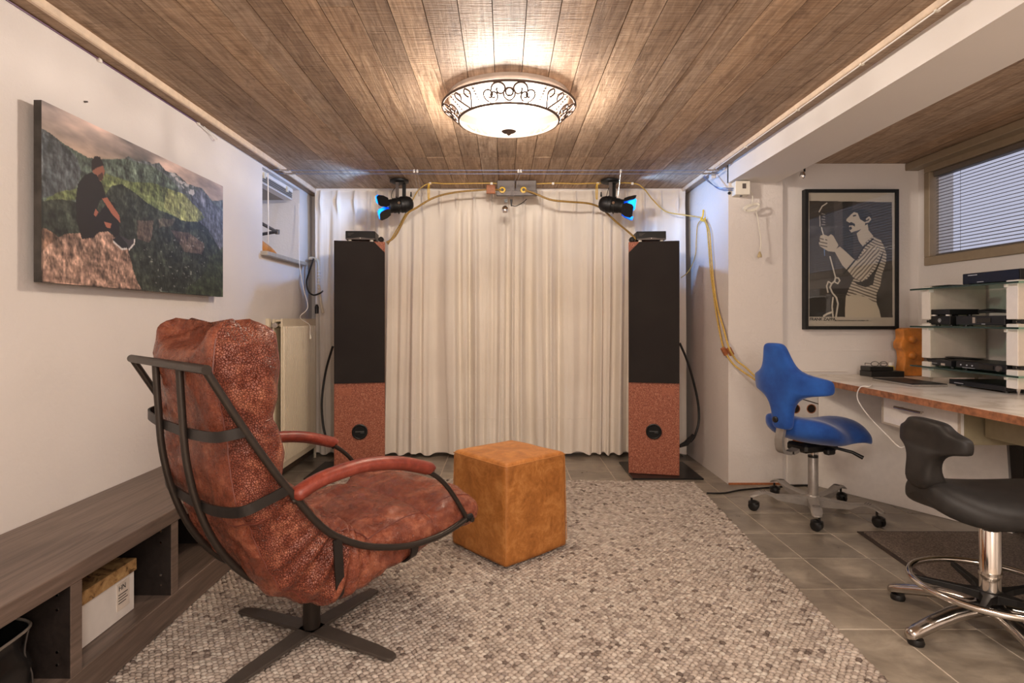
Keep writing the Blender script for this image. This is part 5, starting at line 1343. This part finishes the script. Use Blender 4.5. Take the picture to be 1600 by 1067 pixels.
# ceiling cable with clips
YCb=4.40; zc=ZC-.006
def C(px,py=None,Y=YCb): 
    p=P(px,py if py else 287,Y); 
    if py is None: p.z=zc
    return p
solo('ceiling_cable',cable([P(606,382,4.2),P(625,350,4.28),P(645,312,4.36),P(655,296,4.39)+Vector((0,0,-.0)),C(672),C(700)+Vector((0,0,-.004)),C(768),C(800)+Vector((0,0,-.012)),C(864),C(900)+Vector((0,0,-.004)),C(934),C(988),P(1005,294,4.42),P(1020,312,4.46),P(1040,330,4.48),P(1070,336,4.45),P(1098,340,4.345)],.0045,n=8,k=8),YEL,'pale yellow cable clipped along the ceiling before the curtain','cable',smooth=60)
for px,lb in ((672,'beside the left spotlight, above the hanging tie'),(768,'just left of the grey box'),(864,'midway from grey box to right spotlight'),(934,'just left of the right spotlight'),(988,'right of the right spotlight where the cable drops')):
    p=C(px); 
    o=solo('cable_clip',MB().box((p.x-.009,p.y-.008,ZC-.018),(p.x+.009,p.y+.008,ZC),c=.002),WHITE,'small white ceiling clip on yellow cable '+lb,'cable clip',group='white clips along the ceiling cable')
for px,sx in ((670,1),(932,-1)):
    p=C(px); solo('yellow_tie',cable([p+Vector((.02,-.01,-.012)),p+Vector((.006,-.012,-.006)),p+Vector((-.004,-.012,-.03)),p+Vector((-.004,-.01,-.11)),p+Vector((.004,-.01,-.12)),p+Vector((.006,-.012,-.05)),p+Vector((.004,-.012,-.01))],.0035),YELB,'bright yellow tie hanging from the ceiling cable by the %s spotlight'%('left' if sx>0 else 'right'),'tie',smooth=60)
# grey box with twin sockets
gb=thing('projector_box','grey two-part metal box hanging at the ceiling above the curtain overlap','metal box',(.08,4.38,2.1))
MB().box((-.05,4.33,2.035),(.085,4.42,ZC),c=.004).build('left_half',GREYBOX,gb); MB().box((.09,4.33,2.035),(.245,4.42,ZC),c=.004).build('right_half',GREYBOX,gb)
MB().box((-.055,4.31,2.015),(.25,4.335,2.055),c=.004).build('lower_rail',GREYBOX,gb)
for i,(px,py) in enumerate(((785,297),(818,297))):
    p=P(px,py,4.315)
    pg=thing('yellow_plug','round yellow plug on the '+('left' if i==0 else 'right')+' half of the grey ceiling box','plug',p)
    Mx=Matrix.Translation(p)@Matrix.Rotation(PI/2,4,'X')
    MB().lathe([(0,-.01),(.022,-.01),(.026,0),(.022,.012),(.008,.014),(0,.014)],18,Mx).build('plug_body',YELB,pg,smooth=40)
    MB().lathe([(0,.012),(.012,.012),(.009,.022),(0,.022)],14,Mx).build('socket_ring',BLACK,pg,smooth=40)
solo('wood_coupler',MB().box(P(760,302,4.31),P(774,290,4.34),c=.003),BROWNW,'brown wooden coupler on the thick cable left of the grey box','coupler')
solo('ceiling_coupler',MB().box(P(786,292,4.36),P(796,287,4.39),c=.002),BROWNW,'pinkish wooden coupler on the thin cable above the grey box','coupler')
solo('thick_cable',cable([P(604,379,4.12),P(618,368,4.14),P(636,335,4.2),P(650,325,4.25),P(680,308,4.3),P(715,300,4.31),P(750,297,4.32),P(766,296,4.325),P(785,297,4.30)],.0075,n=8),OCHRE,'thick ochre cable from the left speaker top to the grey box','cable',smooth=60)
solo('thick_cable',cable([P(820,297,4.30),P(835,302,4.29),P(860,312,4.28),P(885,315,4.29),P(920,318,4.33),P(940,326,4.36),P(962,346,4.33),P(985,365,4.14),P(994,374,4.10)],.0075,n=8),OCHRE,'thick ochre cable from the grey box to the right speaker top','cable',smooth=60)
cl_=thing('clamp_spot','small chrome bulb on a clamp hanging under the grey ceiling box','spotlight',P(790,320,4.3))
MB().lathe([(0,-.035),(.018,-.03),(.026,-.012),(.022,.008),(.010,.02),(0,.02)],18,Matrix.Translation(P(789,326,4.30))).build('bulb',CHROME,cl_,smooth=50)
MB().box(P(788,316,4.31),P(793,312,4.33)).build('clamp',BLACK,cl_)
MB().lathe([(0,-.03),(.004,-.03),(.009,.02),(0,.02)],10,Matrix.Translation(P(799,316,4.33))).build('socket_cone',BLACK,cl_,smooth=50)
cable([P(799,321,4.33),P(806,322,4.32),P(816,317,4.33),P(823,311,4.34)],.003).build('bulb_cord',BLACK,cl_,smooth=60)
# tension wires across the room
TW=plain('blue_grey_wire',srgb(120,140,185),.3,.6)
for k,yy in enumerate((3.85,3.93)):
    z=2.085 if k==0 else 2.082
    solo('tension_wire',MB().tube([(-1.40,yy,z),(1.36,yy,z)],.0018,5).tube([(-1.40,yy,z),(-1.53,yy,z+.004)],.003,5).tube([(1.36,yy,z),(1.46,yy,z+.004)],.003,5),TW,('nearer' if k==0 else 'farther')+' of two thin steel wires stretched wall to wall below the ceiling','wire',smooth=60)
    for sx in (-1,1):
        xx=-1.44 if sx<0 else 1.40
        solo('wire_tensioner',MB().tube([(xx-.05,yy,z+.001),(xx+.03,yy,z+.001)],.006,8).lathe([(0,-.006),(.012,-.006),(.012,.006),(0,.006)],10,Matrix.Translation((xx-.05*sx*0,yy,z)) ),PCHROME,'metal tensioner at the '+('left' if sx<0 else 'right')+' end of the '+('nearer' if k==0 else 'farther')+' steel wire','tensioner',smooth=50)
for i,(px,dx_) in enumerate(((647,.03),(652,.03),(810,-.06),(814,-.05),(970,-.015))):
    p=P(px,266,3.88); p.z=2.088
    w_=thing('pendant_rod',('thin rod with white tip on the steel wires, %s')%(('left one near left spotlight','right one near left spotlight','left one before grey box','right one before grey box','single one near right spotlight')[i]),'rod',p)
    MB().tube([p,p+Vector((dx_,.02,-.165))],.0016,5).build('rod',PCHROME,w_)
    MB().lathe([(0,-.012),(.007,-.01),(.007,.008),(0,.012)],10,Matrix.Translation(p)).build('white_tip',WHITE,w_,smooth=50)
# thin clipped wires along the side trims
lw=thing('edge_wire','thin violet wire stapled along the left edge of the ceiling','wire',(XL+.004,2,ZC-.035))
MB().tube([(XL+.004,.6,ZC-.033),(XL+.004,3.0,ZC-.033)],.003,5).build('wire',plain('violet_wire',srgb(120,90,120),.4),lw)
cable([(XL+.006,2.96,ZC-.034),(XL+.012,3.08,ZC-.055),(XL+.02,3.12,ZC-.075),(XL+.02,3.14,ZC-.06),(XL+.012,3.02,ZC-.036)],.0025).build('loose_end',WHITE,lw)
for y in (1.35,2.25,2.98): MB().box((XL,y-.008,ZC-.044),(XL+.012,y+.008,ZC-.028),c=.002).build('clip',WHITE,lw)
rw_=thing('edge_cable','thin white cable stapled along the right batten of the ceiling','cable',(XR-.07,2,ZC-.03))
MB().tube([(XR-.068,1.0,ZC-.029),(XR-.068,4.1,ZC-.029)],.003,5).build('cable',WHITE,rw_)
for y in (1.6,1.9,2.3,2.8,3.4): MB().box((XR-.076,y-.006,ZC-.034),(XR-.060,y+.006,ZC-.026),c=.001).build('clip',WHITEP,rw_)

# box on the pillar, lead with coil and plug
tb=thing('junction_box','small cream control box at the top of the rough pillar','control box',P(1158,305,3.82))
x0=(1147-VX)/FPX*3.79; x1=(1170-VX)/FPX*3.79
MB().box((x0,3.765,1.906),(x1,3.839,1.995),c=.003).build('housing',WHITEP,tb)
MB().box((x1-.052,3.764,1.945),(x1-.028,3.7655,1.978)).build('dial_label',GREYBOX,tb)
MB().lathe([(0,0),(.008,0),(.008,.004),(0,.004)],10,Matrix.Translation((x0+.05,3.80,1.905))@Matrix.Rotation(PI,4,'X')).build('button',BLACK,tb)
MB().lathe([(0,0),(.010,0),(.010,.006),(0,.006)],12,Matrix.Translation((XR+.004,3.838,1.93))@Matrix.Rotation(PI/2,4,'X')).build('side_knob',BLACK,tb)
solo('blue_wire',cable([P(1099,276,4.1),P(1108,285,4.0),P(1122,293,3.9),P(1135,294,3.83),P(1146,294,3.79)],.003).tube(smoothpath([P(1100,274,4.1),P(1112,287,3.98),P(1125,296,3.88),P(1145,297,3.79)]),.003,5),TW,'pair of thin blue wires from the ceiling edge to the cream box','cable',smooth=60)
solo('wire_clip',MB().box((XR-.03,4.07,2.085),(XR-.0,4.12,2.12),c=.003),WHITE,'white clip block on the ceiling edge where the blue wires start','clip')
pl_=thing('hanging_lead','cream lead with a coiled bundle and plug hanging on the pillar','cable',P(1180,330,3.8))
cable([P(1170,297,3.79),P(1175,302,3.79),P(1176,312,3.785),P(1174,322,3.78)],.0032,n=8).build('upper_lead',WHITEP,pl_,smooth=60)
co=MB()
for k in range(4):
    cx_,cy_=1174+k*.6,323+k*.8
    co.tube([P(cx_+13*math.cos(2*PI*j/24)*(1-.04*k),cy_-4.5*math.sin(2*PI*j/24)-3.2*math.cos(2*PI*j/24),3.765+.006*math.sin(4*PI*j/24)) for j in range(25)],.0032,6,caps=False)
co.build('coil',WHITEP,pl_,smooth=60)
cable([P(1181,328,3.77),P(1184,340,3.78),P(1186,355,3.785),P(1189,375,3.785),P(1188,392,3.78)],.0035,n=8).build('lower_lead',WHITEP,pl_,smooth=60)
MB().lathe([(0,.0),(.014,.0),(.014,.012),(.006,.035),(0,.04)],12,Matrix.Translation(P(1187,402,3.78))).tube([P(1185,404,3.78),P(1185,402,3.78)],.002,5).build('plug',plain('beige_plug',srgb(190,170,130),.5),pl_,smooth=50)
# small bulb in the right bay
sb=thing('bare_spot','tiny unlit spotlight on the ceiling of the right bay near the poster','spotlight',P(1255,262,3.6))
MB().tube([P(1257,262,3.6)+Vector((0,0,.06)),P(1257,268,3.6)],.006,8).build('stem',MATBLACK,sb)
MB().lathe([(0,-.02),(.012,-.016),(.018,.0),(.012,.02),(0,.024)],14,Matrix.Translation(P(1254,274,3.6))).build('bulb',CHROME,sb,smooth=50)

# yellow cables on the right side wall
kn=P(1098,342,4.33); xw=XR-.012
def WP(px,py,off=.012):
    Y=(XR-off)*FPX/(px-VX); return Vector((XR-off,Y,EYE-(py-VY)/FPX*Y))
solo('cable_knot',cable([WP(1099,328),WP(1098,338,.02),WP(1095,343,.025),WP(1100,345,.02),WP(1102,340,.02)],.006,n=8),YELB,'yellow tie knot fixing the cable loops to the side wall','tie',smooth=60)
solo('wall_cable',cable([WP(1098,342,.02),WP(1104,352),WP(1107,380),WP(1110,420),WP(1115,460),WP(1121,500),WP(1128,535),WP(1133,550)]+[P(1145,568,3.80),P(1160,580,3.74),P(1178,592,3.68),P(1195,606,3.62)],.006,n=8),YEL,'left one of two golden cables draped from the wall knot towards the blue chair','cable',smooth=60)
solo('wall_cable',cable([WP(1100,342,.02),WP(1108,360,.02),WP(1111,395,.02),WP(1115,440,.02),WP(1121,480,.02),WP(1131,515,.02),WP(1139,543,.02)]+[P(1150,562,3.78),P(1165,574,3.72),P(1182,590,3.66),P(1198,604,3.6)],.006,n=8),YEL,'right one of two golden cables draped from the wall knot towards the blue chair','cable',smooth=60)
solo('thin_loop',cable([WP(1096,343,.02),WP(1090,352),WP(1088,375,.01),WP(1087,395,.01),WP(1083,410,.012),P(1075,425,4.50),P(1064,434,4.52)],.0035,n=6),YEL,'thin pale loop of cable hanging left of the wall knot','cable',smooth=60)
for (px,py),lb in (((1132,549),'left'),((1141,549),'right')):
    p=WP(px,py,.02) if px<1135 else P(px,py,3.80); Mq=Matrix.Translation(p)@Matrix.Rotation(math.radians(-28),4,'Y')
    solo('wooden_coupler',MB().box((-.014,-.012,-.028),(.014,.012,.028),Mq,c=.003),BROWNW,lb+' of two brown wooden couplers on the golden cables by the pillar','coupler')
